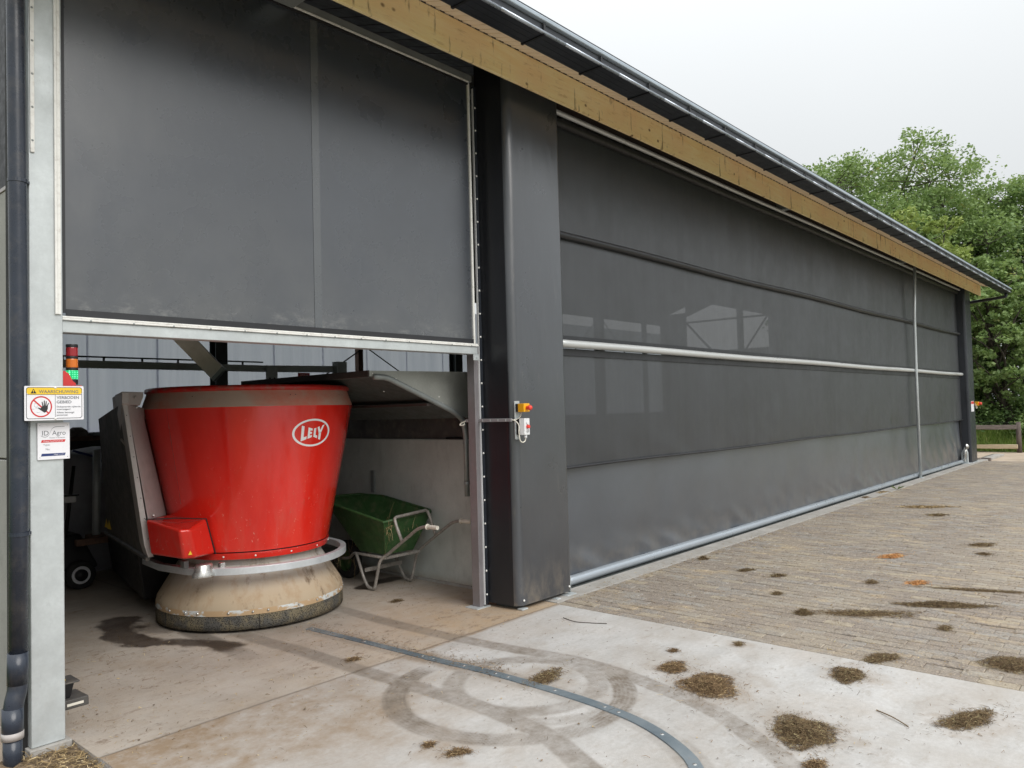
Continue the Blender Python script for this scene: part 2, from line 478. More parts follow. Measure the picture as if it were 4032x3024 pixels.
t = NT('darker_cover_side')
t.set(base=t.mix(t.noise(3, 5, .6, t.pos(1, 1, .4), 0, 1), (.010, .011, .014), (.018, .019, .023)), rough=.32, spec=.5)
M['coverblack'] = t.m
# timber
t = NT('laminated_pine_beam')
v = t.pos(.35, 1, 5.0)
wv = t.noise(3.2, 6, .62, v, dist=1.2)
b = t.mix(wv, (.90, .71, .34), (.97, .86, .54))
b = t.mix(t.noise(1.6, 4, .6, t.pos(1.2, 1, 1), 0, .7, .4, .7), b, (.90, .64, .36))
b = t.mix(t.noise(9, 6, .75, t.pos(.55, 1, 3), 0, .6, .56, .70), b, (.52, .34, .14))
kn = t.n('ShaderNodeTexVoronoi'); kn.inputs['Scale'].default_value = 2.9; t.l(t.pos(1.8, 1, 2.4), kn.inputs['Vector'])
b = t.mix(t.mul(t.ramp(kn.outputs['Distance'], .05, .14, 1, 0), t.noise(3, 2, .5, None, 0, 1, .45, .55)), b, (.16, .085, .035))
cr = t.noise(2.6, 6, .6, t.pos(5.5, 1, .8), 0, .85, .60, .67)
b = t.mix(cr, b, (.17, .10, .05))
t.set(base=b, rough=.72, spec=.3); t.bump(t.noise(30, 5, .7, v), .25, .003)
M['pine'] = t.m
M['oldwood'] = simple('weathered_timber', (.22, .185, .165), .85, 0, .4, 7, dirt=(.09, .07, .06), dirtamt=.6, aniso=(4, .6, 4), bump=.4)
M['newwood'] = simple('fresh_split_timber', (.60, .50, .34), .8, 0, .2, 6, dirt=(.4, .3, .18), dirtamt=.5, aniso=(4, .6, 4))
M['woodpost'] = simple('brown_timber_post', (.11, .085, .075), .85, 0, .4, 9, dirt=(.25, .2, .17), dirtamt=.5, aniso=(2, 2, .7))

# concrete walls
def wallmat(name, col, joints):
    t = NT(name)
    b = t.mix(t.noise(1.6, 6, .65), tuple(c * .80 for c in col), tuple(c * 1.12 for c in col))
    b = t.mix(t.noise(9, 6, .75, t.pos(1, 1, .4), 0, .5, .52, .75), b, tuple(c * .62 for c in col))
    b = t.mix(t.noise(75, 3, .8, t.pos(1, 1, .8), 0, .25, .5, .7), b, tuple(c * .7 for c in col))
    sp = t.n('ShaderNodeSeparateXYZ'); t.l(t.pos(), sp.inputs[0])
    low = t.mul(t.ramp(sp.outputs['Z'], 0.0, .10, 1, 0), t.noise(6, 5, .7, None, .2, 1))
    b = t.mix(low, b, (.34, .27, .19))
    t.set(base=b, rough=.85, spec=.3); t.bump(t.noise(40, 5, .7), .2, .004)
    return t.m
M['wall'] = wallmat('cast_concrete_wall', (.53, .56, .53), True)
M['wallend'] = wallmat('concrete_end_panel', (.36, .355, .33), True)
# translucent barn siding
t = NT('translucent_wall_sheet')
bb = t.mix(t.noise(1.0, 4, .6, t.pos(5, 5, .25)), (.50, .52, .60), (.62, .63, .71))
t.set(base=bb, rough=.5)
tl = t.n('ShaderNodeBsdfTranslucent'); t.l(bb, tl.inputs['Color'])
ms = t.n('ShaderNodeMixShader'); ms.inputs[0].default_value = .70
t.l(t.p.outputs[0], ms.inputs[1]); t.l(tl.outputs[0], ms.inputs[2]); t.l(ms.outputs[0], t.out.inputs[0])
M['transl'] = t.m
M['lining'] = simple('dark_wall_lining', (.10, .10, .105), .6, 0, .4, 1.2, aniso=(5, 5, .2))

# robot paint
t = NT('red_machine_paint')
sp = t.n('ShaderNodeSeparateXYZ'); t.l(t.pos(), sp.inputs[0])
b = t.mix(t.noise(2.2, 4, .6, t.pos(1.5, 1.5, .6)), (.62, .014, .008), (.74, .028, .016))
lowm = t.ramp(sp.outputs['Z'], .5, 1.5, 1.0, .12)
b = t.mix(t.mul(t.noise(13, 7, .8, t.pos(1, 1, .6), 0, .7, .60, .72), lowm), b, (.38, .10, .065))
b = t.mix(t.mul(t.noise(34, 6, .85, t.pos(1, 1, .5), 0, 1, .625, .68), lowm), b, (.64, .47, .37))
b = t.mix(t.mul(t.noise(2.2, 5, .65, t.pos(3.2, 3.2, .35), 0, .22, .54, .72), lowm), b, (.42, .16, .11))
t.set(base=b, rough=t.noise(6, 5, .7, None, .12, .28), spec=.5, coat=.6, coatr=.08)
M['red'] = t.m
t = NT('dusty_red_band')
ang = t.noise(1.4, 4, .6, t.pos(1.4, 1.4, 2.5), 0, 1, .40, .62)
b = t.mix(ang, (.42, .31, .25), (.48, .17, .12))
b = t.mix(t.noise(9, 6, .75, None, 0, .6, .5, .75), b, (.36, .29, .235))
t.set(base=b, rough=.85, spec=.25)
M['dustred'] = t.m
M['redrim'] = simple('red_rim_paint', (.48, .016, .011), .4, 0, .2, 7, dirt=(.26, .14, .10), dirtamt=.85, coat=.2)
t = NT('dusty_skirt')
sp = t.n('ShaderNodeSeparateXYZ'); t.l(t.pos(), sp.inputs[0])
hz = t.ramp(sp.outputs['Z'], .24, .46, 0, 1)
b = t.mix(t.mul(hz, t.noise(3, 4, .6, t.pos(2, 2, .5), .5, 1)), (.42, .335, .235), (.45, .445, .435))
b = t.mix(t.noise(4.5, 6, .7, t.pos(2.4, 2.4, .4), 0, .7, .50, .72), b, (.33, .215, .12))
b = t.mix(t.noise(3.3, 6, .75, t.pos(1.8, 1.8, .8), 0, .9, .56, .68), b, (.15, .10, .06))
t.set(base=b, rough=.8, spec=.3); t.bump(t.noise(20, 4, .6), .15, .003)
M['skirt'] = t.m
t = NT('scraped_skirt_lip')
b = t.mix(t.noise(4.0, 6, .7, t.pos(1.5, 1.5, 3), 0, 1, .50, .56), (.42, .29, .165), (.55, .58, .58))
t.set(base=b, rough=.7); M['lip'] = t.m
t = NT('honeycomb_rubber')
v = t.n('ShaderNodeTexVoronoi'); v.inputs['Scale'].default_value = 95; t.l(t.pos(1, 1, 1), v.inputs['Vector'])
d = t.ramp(v.outputs['Distance'], .2, .55, 0, 1)
base2 = t.mix(t.noise(3.2, 5, .7, None, 0, 1, .48, .58), (.16, .135, .09), (.085, .082, .075))
b = t.mix(d, (.028, .026, .023), base2)
t.set(base=b, rough=.85, spec=.2); t.bump(d, .5, .003)
M['honey'] = t.m
M['greypaint'] = simple('grey_machine_paint', (.44, .41, .395), .45, 0, .12, 4, dirt=(.2, .17, .14), dirtamt=.35)
M['greydark'] = simple('dirty_machine_side', (.085, .08, .075), .6, 0, .35, 5, dirt=(.22, .19, .15), dirtamt=.55)
M['postp'] = galv('purple_stained_steel', (.25, .235, .245), .5, .35)
M['cast'] = simple('cast_aluminium', (.62, .62, .60), .3, .8, .3, 14, dirt=(.3, .26, .2), dirtamt=.5)
M['barring'] = galv('bumper_galvanised', (.70, .74, .77), .42, .45)
M['green'] = simple('green_barrow_tray', (.034, .098, .028), .55, 0, .35, 6, dirt=(.14, .14, .08), dirtamt=.6, bump=.2)
M['barrowtube'] = simple('barrow_steel_tube', (.36, .34, .31), .5, .25, .3, 16, dirt=(.12, .09, .07), dirtamt=.7)
M['grip'] = simple('ivory_rubber_grip', (.72, .69, .60), .6, 0, .1, 10, dirt=(.4, .35, .28), dirtamt=.5)
M['white'] = simple('white_plastic', (.74, .75, .76), .35, 0, .05, 10)
M['signw'] = simple('white_sign_sheet', (.80, .80, .84), .3, 0, .03, 5)
M['sblack'] = simple('print_black', (.03, .03, .032), .4, 0, .1, 5)
M['sgrey'] = simple('print_grey', (.14, .15, .17), .4, 0, .1, 5)
M['syellow'] = simple('print_yellow', (.83, .56, .04), .4, 0, .05, 5)
M['sred'] = simple('print_red', (.60, .04, .04), .4, 0, .05, 5)
M['sblue'] = simple('print_blue', (.02, .04, .16), .4, 0, .05, 5)
M['logo'] = simple('white_decal', (.86, .86, .87), .25, 0, .02, 5)
M['yellowbox'] = simple('yellow_switch_box', (.86, .42, .015), .4, 0, .05, 8)
M['button'] = simple('red_button', (.80, .06, .04), .4, 0, .05, 8)
M['cable'] = simple('cream_cable', (.76, .73, .64), .5, 0, .06, 8)
M['trunk'] = NT('conduit_grey').set(base=(.25, .24, .25), rough=.45).m
M['lensred'] = NT('red_lens').set(base=(.30, .012, .018), rough=.15, coat=.5).m
M['lensamb'] = NT('amber_lens').set(base=(.65, .16, .01), rough=.18, coat=.5).m
t = NT('green_lit_lens')
vv = t.n('ShaderNodeTexVoronoi'); vv.inputs['Scale'].default_value = 85; vv.inputs['Randomness'].default_value = 0; t.l(t.pos(), vv.inputs['Vector'])
g = t.ramp(vv.outputs['Distance'], .1, .6, 1, .0)
t.set(base=(.01, .25, .09), emit=t.mix(g, (.0, .35, .10), (.25, 1.0, .6)), emits=t.ramp(g, 0, 1, .8, 1.5), rough=.2)
M['lensgreen'] = t.m
M['bagw'] = simple('bulk_bag_fabric', (.35, .35, .38), .8, 0, .2, 5)
M['yrust'] = simple('rusty_brown_bar', (.16, .09, .06), .7, 0, .4, 14)

# vegetation
def leafmat(name, c1, c2, c3):
    t = NT(name)
    r = t.attr('rnd')
    b = t.mix(t.ramp(r, 0, .7), c1, c2)
    b = t.mix(t.ramp(r, .86, 1.0), b, c3)
    b = t.mix(t.noise(.55, 3, .5, None, 0, .35), b, tuple(x * .7 for x in c1))
    t.set(base=b, rough=.55, spec=.35)
    tl = t.n('ShaderNodeBsdfTranslucent'); t.l(t.mix(.5, b, (.16, .22, .03)), tl.inputs['Color'])
    ms = t.n('ShaderNodeMixShader'); ms.inputs[0].default_value = .42
    t.l(t.p.outputs[0], ms.inputs[1]); t.l(tl.outputs[0], ms.inputs[2]); t.l(ms.outputs[0], t.out.inputs[0])
    return t.m
M['leafa'] = leafmat('oak_leaves', (.18, .285, .10), (.35, .475, .185), (.60, .56, .22))
M['leafb'] = leafmat('yellow_green_oak_leaves', (.27, .36, .10), (.47, .56, .18), (.66, .60, .21))
M['leafc'] = leafmat('deep_green_leaves', (.11, .20, .07), (.24, .36, .13), (.38, .44, .16))
M['bark'] = simple('tree_bark', (.075, .062, .05), .9, 0, .4, 9, aniso=(2, 2, .5), bump=.5)
M['grass'] = leafmat('grass_blades', (.10, .17, .03), (.19, .27, .055), (.33, .30, .11))

def strawmat(name, c1, c2, c3):
    t = NT(name)
    r = t.attr('rnd')
    b = t.mix(t.ramp(r, 0, .75), c1, c2)
    b = t.mix(t.ramp(r, .88, .93), b, c3)
    t.set(base=b, rough=.85, spec=.25)
    return t.m
M['straw'] = strawmat('silage_fibres', (.075, .048, .026), (.24, .155, .082), (.48, .36, .19))
M['strawg'] = strawmat('olive_silage_fibres', (.072, .048, .027), (.205, .14, .074), (.36, .30, .16))
M['strawp'] = strawmat('dry_straw', (.17, .12, .065), (.36, .26, .13), (.60, .48, .28))
M['orange'] = strawmat('orange_feed_crumbs', (.38, .17, .06), (.55, .28, .11), (.65, .45, .22))
# ============================================================ GROUND
g = MB().box(-300, 300, -300, 300, -.5, -.07).build('ground', M['grassland']); g['kind'] = 'structure'
g = MB().box(-6, 1.44, -8, 4.6, -.4, -.055).build('soil_ground', M['soil']); g['kind'] = 'structure'
g = MB().box(1.0, 28.2, -8, 12, -.4, -.045).build('sand_path', M['sandroad']); g['kind'] = 'structure'
# rough straw-strewn soil in the corner by the post
def rel(X, Y): return (vnoise(X, Y, 14, 3) - .5) * .05 + (vnoise(X, Y, 40, 4) - .5) * .02
o = grid_sheet('soil_patch', .2, 1.46, 2.6, 4.35, -.03, .02, lambda X, Y: {}, M['soil'], relief=rel)

def pdist(X, Y, pts):
    d = np.full_like(X, 9.)
    for (x0, y0), (x1, y1) in zip(pts[:-1], pts[1:]):
        L = (x1 - x0) ** 2 + (y1 - y0) ** 2 + 1e-9
        t = np.clip(((X - x0) * (x1 - x0) + (Y - y0) * (y1 - y0)) / L, 0, 1)
        d = np.minimum(d, np.hypot(X - x0 - t * (x1 - x0), Y - y0 - t * (y1 - y0)))
    return d
def sm(pts, n=8): return [(p.x, p.y) for p in smooth_path([(a, b, 0) for a, b in pts], n)]
SWEEP = [(3.92, 2.74), (3.85, 2.40), (3.71, 1.93), (3.50, 1.59), (3.34, 1.38), (3.0, 1.1)]
TR1 = sm([(3.80, 6.2), (3.80, 5.3), (3.785, 4.64), (3.81, 3.96), (3.86, 3.48), (3.93, 3.07)] + SWEEP)
TR2 = sm([(2.93, 6.2), (2.93, 5.16), (2.966, 4.62), (2.973, 4.0), (2.99, 3.6), (3.0, 3.2), (3.005, 2.93), (2.98, 2.64), (2.93, 2.4), (2.83, 2.18), (2.72, 1.95), (2.5, 1.6)])
GUIDE = sm([(3.312, 5.034), (3.357, 4.373), (3.39, 3.743), (3.42, 3.40), (3.432, 3.11), (3.425, 2.70), (3.40, 2.40), (3.355, 2.17), (3.28, 1.98), (3.18, 1.81), (3.08, 1.70), (2.85, 1.52), (2.5, 1.38)], 8)

def tread(X, Y):
    def band(d, w, s=.02): return sstep(w + s, w - s * .3, d)
    n = vnoise(X, Y, 3, 21); n2 = vnoise(X, Y, 22, 22)
    t = band(pdist(X, Y, TR1), .062) * (.62 + .25 * n)
    t = np.maximum(t, band(pdist(X, Y, TR2), .062) * (.62 + .25 * n))
    t = np.maximum(t, band(pdist(X, Y, [(p[0] + .0, p[1]) for p in GUIDE]), .075, .03) * .45)
    r = np.hypot(X - 3.28, Y - 2.98); a = np.degrees(np.arctan2(Y - 2.98, X - 3.28)) % 360
    k = sstep(85, 105, a) * sstep(352, 320, a)
    t = np.maximum(t, (band(np.abs(r - .650 - (n - .5) * .03), .058, .03) * (.86 + .14 * np.sin(r * 260 + n * 6))) * k * (.55 + .75 * sstep(.25, .6, vnoise(X, Y, 1.7, 28, 3))))
    r = np.hypot(X - 3.425, Y - 2.985)
    t = np.maximum(t, band(np.abs(r - .425), .055, .03) * (.45 + .4 * n))
    r = np.hypot(X - 3.45, Y - 2.9); a = np.degrees(np.arctan2(Y - 2.9, X - 3.45)) % 360
    t = np.maximum(t, band(np.abs(r - .52), .04, .03) * .5 * sstep(190, 215, a) * sstep(310, 290, a))
    # lug pattern of the tyres
    lug = .95 + .05 * np.sin(X * 170 + Y * 90) * np.sin(Y * 150 - X * 60)
    wide = sstep(.75, .25, pdist(X, Y, sm([(3.9, 2.6), (3.6, 1.9), (3.1, 1.2)]))) * .45 * vnoise(X, Y, 2.2, 25, 5, (1, 2))
    return np.clip(np.maximum(t * (.72 + .5 * n2) * lug, wide), 0, 1)
def paint_apron(X, Y):
    n = vnoise(X, Y, 2.0, 1, 5); n3 = vnoise(X, Y, 6, 2, 5, (2.2, 1), .6)
    lefty = sstep(3.3, 1.6, X + (n - .5) * 1.2)
    edge = sstep(3.0, 3.95, Y + (n - .5) * .8) * sstep(3.6, 2.6, X)
    d = lefty * .5 * sstep(1.2, 2.6, Y) + edge * .6
    d = np.maximum(d, sstep(.16, .02, pdist(X, Y, GUIDE[:30])) * .75 * n3 * 1.5)
    d = np.maximum(d, sstep(.06, 0, 3.955 - Y) * .8)
    d = d * (.35 + 1.15 * n3) + .14 * sstep(.55, .75, n3)
    d += sstep(.15, .0, X - 1.44) * .8 * n
    nh = vnoise(X, Y, 9, 12, 5)
    for (hx, hy, hr) in ((4.03, 2.12, .34), (4.17, 2.43, .2), (3.73, 1.48, .33), (4.66, 1.57, .24), (4.36, .90, .30), (3.54, 2.94, .24), (4.84, 2.32, .1), (2.53, 2.68, .2)):
        d += sstep(hr, hr * .35, np.hypot(X - hx, Y - hy) + (nh - .5) * hr * 1.1) * .38
    d += sstep(.62, .80, vnoise(X, Y, 1.6, 13, 5, (1, 1.6), .4)) * .45 * nh
    cr = sstep(.006, .003, np.abs(Y - 3.952)) * .35
    cr = np.maximum(cr, sstep(.006, .002, pdist(X, Y, [(4.42, 3.70), (4.50, 3.60), (4.60, 3.50), (4.66, 3.42)])) * .0)
    return dict(dirt=np.clip(d, 0, 1), tread=tread(X, Y), wet=np.zeros_like(X), crack=cr)
def paint_floor(X, Y):
    n = vnoise(X, Y, 2.2, 5, 5); n3 = vnoise(X, Y, 7, 6, 5, (1, 2), .3)
    d = sstep(5.4, 4.0, Y + (n - .5)) * sstep(2.6, 4.6, X + (n - .5)) + .35 * n3
    wet = np.zeros_like(X)
    w = pdist(X, Y, [(2.53, 6.5), (2.38, 6.0), (2.44, 5.65), (2.60, 5.35), (2.76, 5.12)])
    wet = sstep(.11, .05, w + (n3 - .5) * .34 + (n - .5) * .15) * .95
    w2 = pdist(X, Y, [(4.40, 5.78), (4.55, 5.86), (4.80, 5.84)])
    wet = np.maximum(wet, sstep(.10, .07, w2 + (n3 - .5) * .08))
    w3 = np.hypot((X - 2.62), (Y - 6.0)); wet = np.maximum(wet, sstep(.24, .12, w3 + (n3 - .5) * .2) * .45)
    grey = sstep(.10, .05, pdist(X, Y, [(2.72, 5.7), (2.68, 4.78)])) * sstep(4.6, 5.2, Y) * .9
    t = np.maximum(tread(X, Y) * .8, grey)
    t = np.maximum(t, sstep(.8, .3, np.hypot(X - 3.4, Y - 5.5)) * .55 * n)  # broad dark round patch at the robot's front, carried in the tread mask
    cr = sstep(.010, .004, np.abs(X - 3.02 - .0 * Y)) * sstep(5.0, 5.4, Y) * .7
    cr = np.maximum(cr, sstep(.008, .003, np.abs(Y - 3.956)) * .35)
    return dict(dirt=np.clip(d, 0, 1), tread=np.clip(t, 0, 1), wet=np.clip(wet, 0, 1), crack=cr)
ap = grid_sheet('concrete_apron', 1.44, 4.965, .0, 3.953, 0.0, .011, paint_apron, M['apron'])
MB().box(1.443, 4.962, -6, -.002, -.3, -.001).box(1.4405, 4.9645, 0.001, 3.95, -.3, -.004).build('apron_slab', M['apron'], ap)
fl = grid_sheet('barn_floor', 1.436, 4.98, 3.956, 9.5, 0.0, .018, paint_floor, M['floor'])
MB().box(1.437, 4.985, 3.957, 9.5, -.3, -.004).box(1.25, 1.4365, 4.32, 9.5, -.3, -.0005).box(4.985, 22.35, 4.25, 13.2, -.3, -.006).box(1.26, 4.985, 9.5, 13.2, -.3, -.001).build('floor_slab', M['floor'], fl)
# small concrete foot under the corner post
MB().box(1.245, 1.4355, 4.285, 4.45, -.12, .004).build('post_footing', M['kerb'], fl, bevel=.004)

# concrete strip along the curtain
ks = empty('kerb_strip', (5.3, 4.0, 0), kind='structure')
xs = [4.985]
while xs[-1] < 22.4: xs.append(xs[-1] + 2.9)
for i in range(len(xs) - 1):
    MB().box(xs[i] + .003, xs[i + 1] - .003, 3.975, 4.185, -.2, .006).build('kerb_slab', M['kerb'], ks, bevel=.004)
MB().box(4.985, xs[-1], 4.187, 4.26, -.2, -.002).build('threshold_sill', M['steeld'], ks)

# brick pavement: running bond, long side across the yard
pv = MB().box(4.967, 22.6, -6, 3.973, -.3, -.010).build('brick_pavement', M['joint']); pv['kind'] = 'structure'
BW, BL, GP = .1, .2, .006
bricks = []
rr = random.Random(5)
nrow = int((22.55 - 4.97) / BW)
for i in range(nrow):
    x = 4.972 + i * BW
    off = (.5 if i % 2 else 0) * BL
    y = 3.970 + off
    while y > -3.0:
        y1 = min(y, 3.970); y0 = y - BL
        if y1 - y0 > .05:
            bricks.append((x, y0, y1, rr.gauss(0, .0016), rr.random()))
        y -= BL
f2, r2v = (fw.x, fw.y), (rt.x, rt.y)
def seen(x, y):
    d = x * f2[0] + y * f2[1]; s = x * r2v[0] + y * r2v[1]
    return d > .5 and abs(s) / d < .70 and (1.6 / d) < .56
order = sorted(bricks, key=lambda b: (not seen(b[0], (b[1] + b[2]) / 2), math.hypot(b[0] + .05, (b[1] + b[2]) / 2)))
near, rest = order[:300], order[300:]
def brick_mesh(L, W_):
    m = MB(); a, b, c = L / 2 - .0008, W_ / 2 - .0042, .005
    v = [(-b, -a, -.03), (b, -a, -.03), (b, a, -.03), (-b, a, -.03), (-b, -a, -c), (b, -a, -c), (b, a, -c), (-b, a, -c),
         (-b + c, -a + c, 0), (b - c, -a + c, 0), (b - c, a - c, 0), (-b + c, a - c, 0)]
    f = [(0, 1, 5, 4), (1, 2, 6, 5), (2, 3, 7, 6), (3, 0, 4, 7), (4, 5, 9, 8), (5, 6, 10, 9), (6, 7, 11, 10), (7, 4, 8, 11), (8, 9, 10, 11)]
    return v, f
cache = {}
for (x, y0, y1, dz, rn) in near:
    L = round(y1 - y0, 3)
    if L not in cache:
        v, f = brick_mesh(L, BW); me = bpy.data.meshes.new('paving_brick'); me.from_pydata(v, [], f); me.materials.append(M['brick']); cache[L] = me
    o = bpy.data.objects.new('paving_brick', cache[L]); COL.objects.link(o); o.parent = pv
    o.location = (x + BW / 2, (y0 + y1) / 2, dz); o.rotation_euler = (rr.gauss(0, .006), rr.gauss(0, .016), rr.gauss(0, .004))
m = MB()
for (x, y0, y1, dz, rn) in rest:
    v, f = brick_mesh(y1 - y0, BW)
    t1_, t2_ = rr.gauss(0, .016), rr.gauss(0, .006)
    m.add([(a + x + BW / 2, b + (y0 + y1) / 2, c + dz + a * t1_ + b * t2_) for a, b, c in v], f, rn)
o = m.build('paving_brick_field', M['brick2'], pv); o['kind'] = 'stuff'

# ============================================================ BARN
barn = empty('barn', (1.2, 4.3, 0), 'long dark farm shed with timber eave beam and fabric curtain sides', 'barn')
def RZ(y): return 4.475 + (y - 3.9) * .33
YR = 8.7
# roof: outer skin
m = MB()
for (ya, yb) in ((3.27, YR), (YR, 13.3)):
    za = RZ(ya) if ya < YR else RZ(YR); zb = RZ(yb) if yb <= YR else RZ(YR) - (yb - YR) * .33
    m.hexa([(.8, ya, za + .05), (22.75, ya, za + .05), (22.75, yb, zb + .05), (.8, yb, zb + .05), (.8, ya, za + .09), (22.75, ya, za + .09), (22.75, yb, zb + .09), (.8, yb, zb + .09)])
m.build('roof', M['anth'], barn)
# soffit and ceiling sheets with standing grooves every 90 mm
def ribbed(name, x0, x1, ya, yb, za, zb, mat, pitch=.09, dep=.012, up_=.0):
    m = MB(); prof = []
    x = x0
    while x < x1 - 1e-6:
        prof += [(x, 0), (min(x + pitch - .014, x1), 0), (min(x + pitch - .010, x1), dep), (min(x + pitch - .004, x1), dep)]
        x += pitch
    prof.append((x1, 0))
    vs = [(px, ya, za + pz) for px, pz in prof] + [(px, yb, zb + pz) for px, pz in prof]; n = len(prof)
    m.add(vs, [(i, i + 1, n + i + 1, n + i) for i in range(n - 1)])
    return m.build(name, mat, barn)
x = .9
while x < 22.7:
    x1 = min(x + 1.08, 22.72)
    ribbed('soffit_sheet', x, x1 - .002, 3.27, 3.985, RZ(3.27), RZ(3.985), M['cream'])
    m = MB()
    xx = x
    while xx < x1 - .09:
        m.add([(xx + .079, 3.275, RZ(3.275) + .006), (xx + .087, 3.275, RZ(3.275) + .006), (xx + .087, 3.90, RZ(3.90) + .006), (xx + .079, 3.90, RZ(3.90) + .006)], [(0, 1, 2, 3)])
        xx += .09
    x += 1.08
x = .9
while x < 22.7:
    x1 = min(x + 1.08, 22.72)
    ribbed('ceiling_sheet', x, x1 - .002, 3.986, YR, RZ(3.986), RZ(YR), M['brown'], pitch=.18, dep=.02)
    ribbed('ceiling_sheet', x, x1 - .002, YR, 13.3, RZ(YR), RZ(YR) - (13.3 - YR) * .33, M['brown'], pitch=.36, dep=.03)
    x += 1.08
# eave beam
MB().box(.9, 22.62, 3.90, 3.928, 4.20, 4.468).build('eave_beam', M['pine'], barn, bevel=.005)
m = MB()                      # notched foam closer on top of the beam
x = .95
while x < 22.5:
    m.box(x, x + .045, 3.897, 3.90, 4.467, RZ(3.9) + .004); x += .09
o = m.build('profile_filler', M['brown'], barn); o['kind'] = 'stuff'
# rafters that carry the beam
for X in (-.4 + 1.4, 2.72, 4.62, 10.5, 16.4, 21.9):
    MB().box(X, X + .10, 3.986, 4.60, 4.30, 4.45).build('rafter', M['galvd'], barn, bevel=.004)
MB().box(2.66, 2.80, 3.986, 4.32, 4.285, 4.298).build('rafter_flange', M['galvd'], barn)
# bay frame: corner post, second post, lintel, top rail
MB().box(1.259, 1.412, 4.31, 4.44, 0.005, 5.4).build('corner_post', M['galv'], barn, bevel=.006)
MB().box(1.237, 1.258, 4.36, 4.60, -.1, 5.4).build('post_flashing', M['blackb'], barn)
m = MB().box(1.2655, 1.285, 4.300, 4.3095, 2.96, 5.4)
rl = m.build('edge_rail', M['alu'], barn, bevel=.002)
for k in range(12):
    MB().dome((1.275, 4.300, 3.02 + .17 * k), (0, -1, 0), .006).build('screw', M['galvd'], rl)
MB().box(1.406, 4.49, 4.335, 4.42, 2.062, 2.124).build('lintel', M['galv'], barn, bevel=.005)
MB().box(1.395, 1.408, 4.34, 4.43, 2.02, 2.066).build('lintel_bracket', M['galv'], barn)
MB().box(4.435, 4.50, 4.328, 4.335, 2.012, 2.062).box(4.465, 4.475, 4.32, 4.33, 2.03, 2.04).build('lintel_bracket', M['galv'], barn, bevel=.003)
MB().box(1.39, 4.50, 4.335, 4.42, 4.315, 4.372).build('top_rail', M['galvd'], barn, bevel=.005)
MB().box(4.497, 4.545, 4.385, 4.47, 0.004, 2.12).build('door_post', M['postp'], barn, bevel=.004)
MB().box(4.44, 4.60, 4.36, 4.50, -.001, .008).build('base_plate', M['galv'], barn, bevel=.002)
MB().box(4.5455, 4.550, 4.372, 4.39, 0.02, 4.29).build('white_edging', M['white'], barn)
fs = MB().box(4.5505, 4.588, 4.374, 4.392, 0.02, 4.31).build('screw_strip', M['anth'], barn, bevel=.002)
zz = .10
while zz < 4.25:
    MB().dome((4.568, 4.373, zz), (0, -1, 0), .009, .007).build('screw', M['alu'], fs); zz += .192
# folded cover round the corner column
def cover(x0, x1, yf, yb, z0, z1, name='column_cover', r=.07, taper=.0):
    dl = .022
    pts = [(x0, yb), (x0 + dl * .5, (yb + yf) / 2), (x0 + dl * .95, yf + r + .02), (x0 + dl, yf + r + .004)]
    for k in range(9):
        a = PI + (PI / 2) * k / 8
        pts.append((x0 + dl + r + r * math.cos(a), yf + r + r * math.sin(a)))
    pts += [(x0 + dl + r + .005, yf), (x0 + dl + r + .03, yf), (x0 + .3, yf - .002), (x1 - .02, yf), (x1 - .003, yf + .001), (x1, yf + .004), (x1 + .002, yb - .06)]
    NZ = 60; m = MB(); n = len(pts); vs = []
    for i in range(NZ + 1):
        z = z0 + (z1 - z0) * i / NZ
        for j, (x, y) in enumerate(pts):
            w = .0012 * math.sin(z * 1.7 + .3 * j) + .0006 * math.sin(z * 5.3 + j * .5)
            vs.append((x + w * .6, y + w, z))
    m.add(vs, [(i * n + j, i * n + j + 1, (i + 1) * n + j + 1, (i + 1) * n + j) for i in range(NZ) for j in range(n - 1)])
    return m
cv = cover(4.585, 5.282, 4.06, 4.392, .035, 4.52).build('column_cover', M['cover'], barn, smooth=True)
cv.data.materials.append(M['coverblack'])
for p_ in cv.data.polygons:
    if p_.index % 19 < 5: p_.material_index = 1  # left faces of the one cover get a darker material
for (a, b_) in ((4.665, 4.082), (5.262, 4.075)):
    MB().dome((a, 4.057, .075), (0, -1, 0), .010, .008).build('screw', M['alu'], cv)
MB().box(4.66, 5.26, 4.14, 4.36, 0, 4.5).build('corner_column', M['steeld'], barn)
MB().box(4.63, 4.70, 4.045, 4.10, .002, .014).build('base_plate', M['galv'], barn, bevel=.002)
MB().box(5.06, 5.11, 4.03, 4.09, .002, .012).build('base_plate', M['galv'], barn, bevel=.002)
MB().box(5.20, 5.33, 4.03, 4.10, .002, .012).build('base_plate', M['galv'], barn, bevel=.002)
MB().box(5.283, 5.288, 4.06, 4.20, .02, .16).build('base_plate', M['galv'], barn)
# far column at the other end
cover(21.62, 22.30, 4.09, 4.42, .02, 4.5, r=.06).build('column_cover', M['anth'], barn, smooth=True)
MB().box(21.50, 21.62, 4.28, 4.42, 0, 4.4).build('door_post', M['black'], barn)
MB().box(21.55, 22.35, 4.05, 4.3, .002, .012).build('base_plate', M['galv'], barn)
# end wall (left), lower concrete elements and dark cladding above
MB().box(1.255, 1.33, 4.60, 13.2, 0, 1.408).build('concrete_panel', M['wallend'], barn, bevel=.006)
MB().box(1.255, 1.33, 4.60, 13.2, 1.416, 2.84).build('concrete_panel', M['wallend'], barn, bevel=.006)
MB().box(1.250, 1.335, 4.59, 13.2, 2.841, 2.86).build('cap_strip', M['greypaint'], barn)
MB().box(1.27, 1.32, 4.60, 13.2, 2.86, 4.75).build('end_cladding', M['black'], barn)
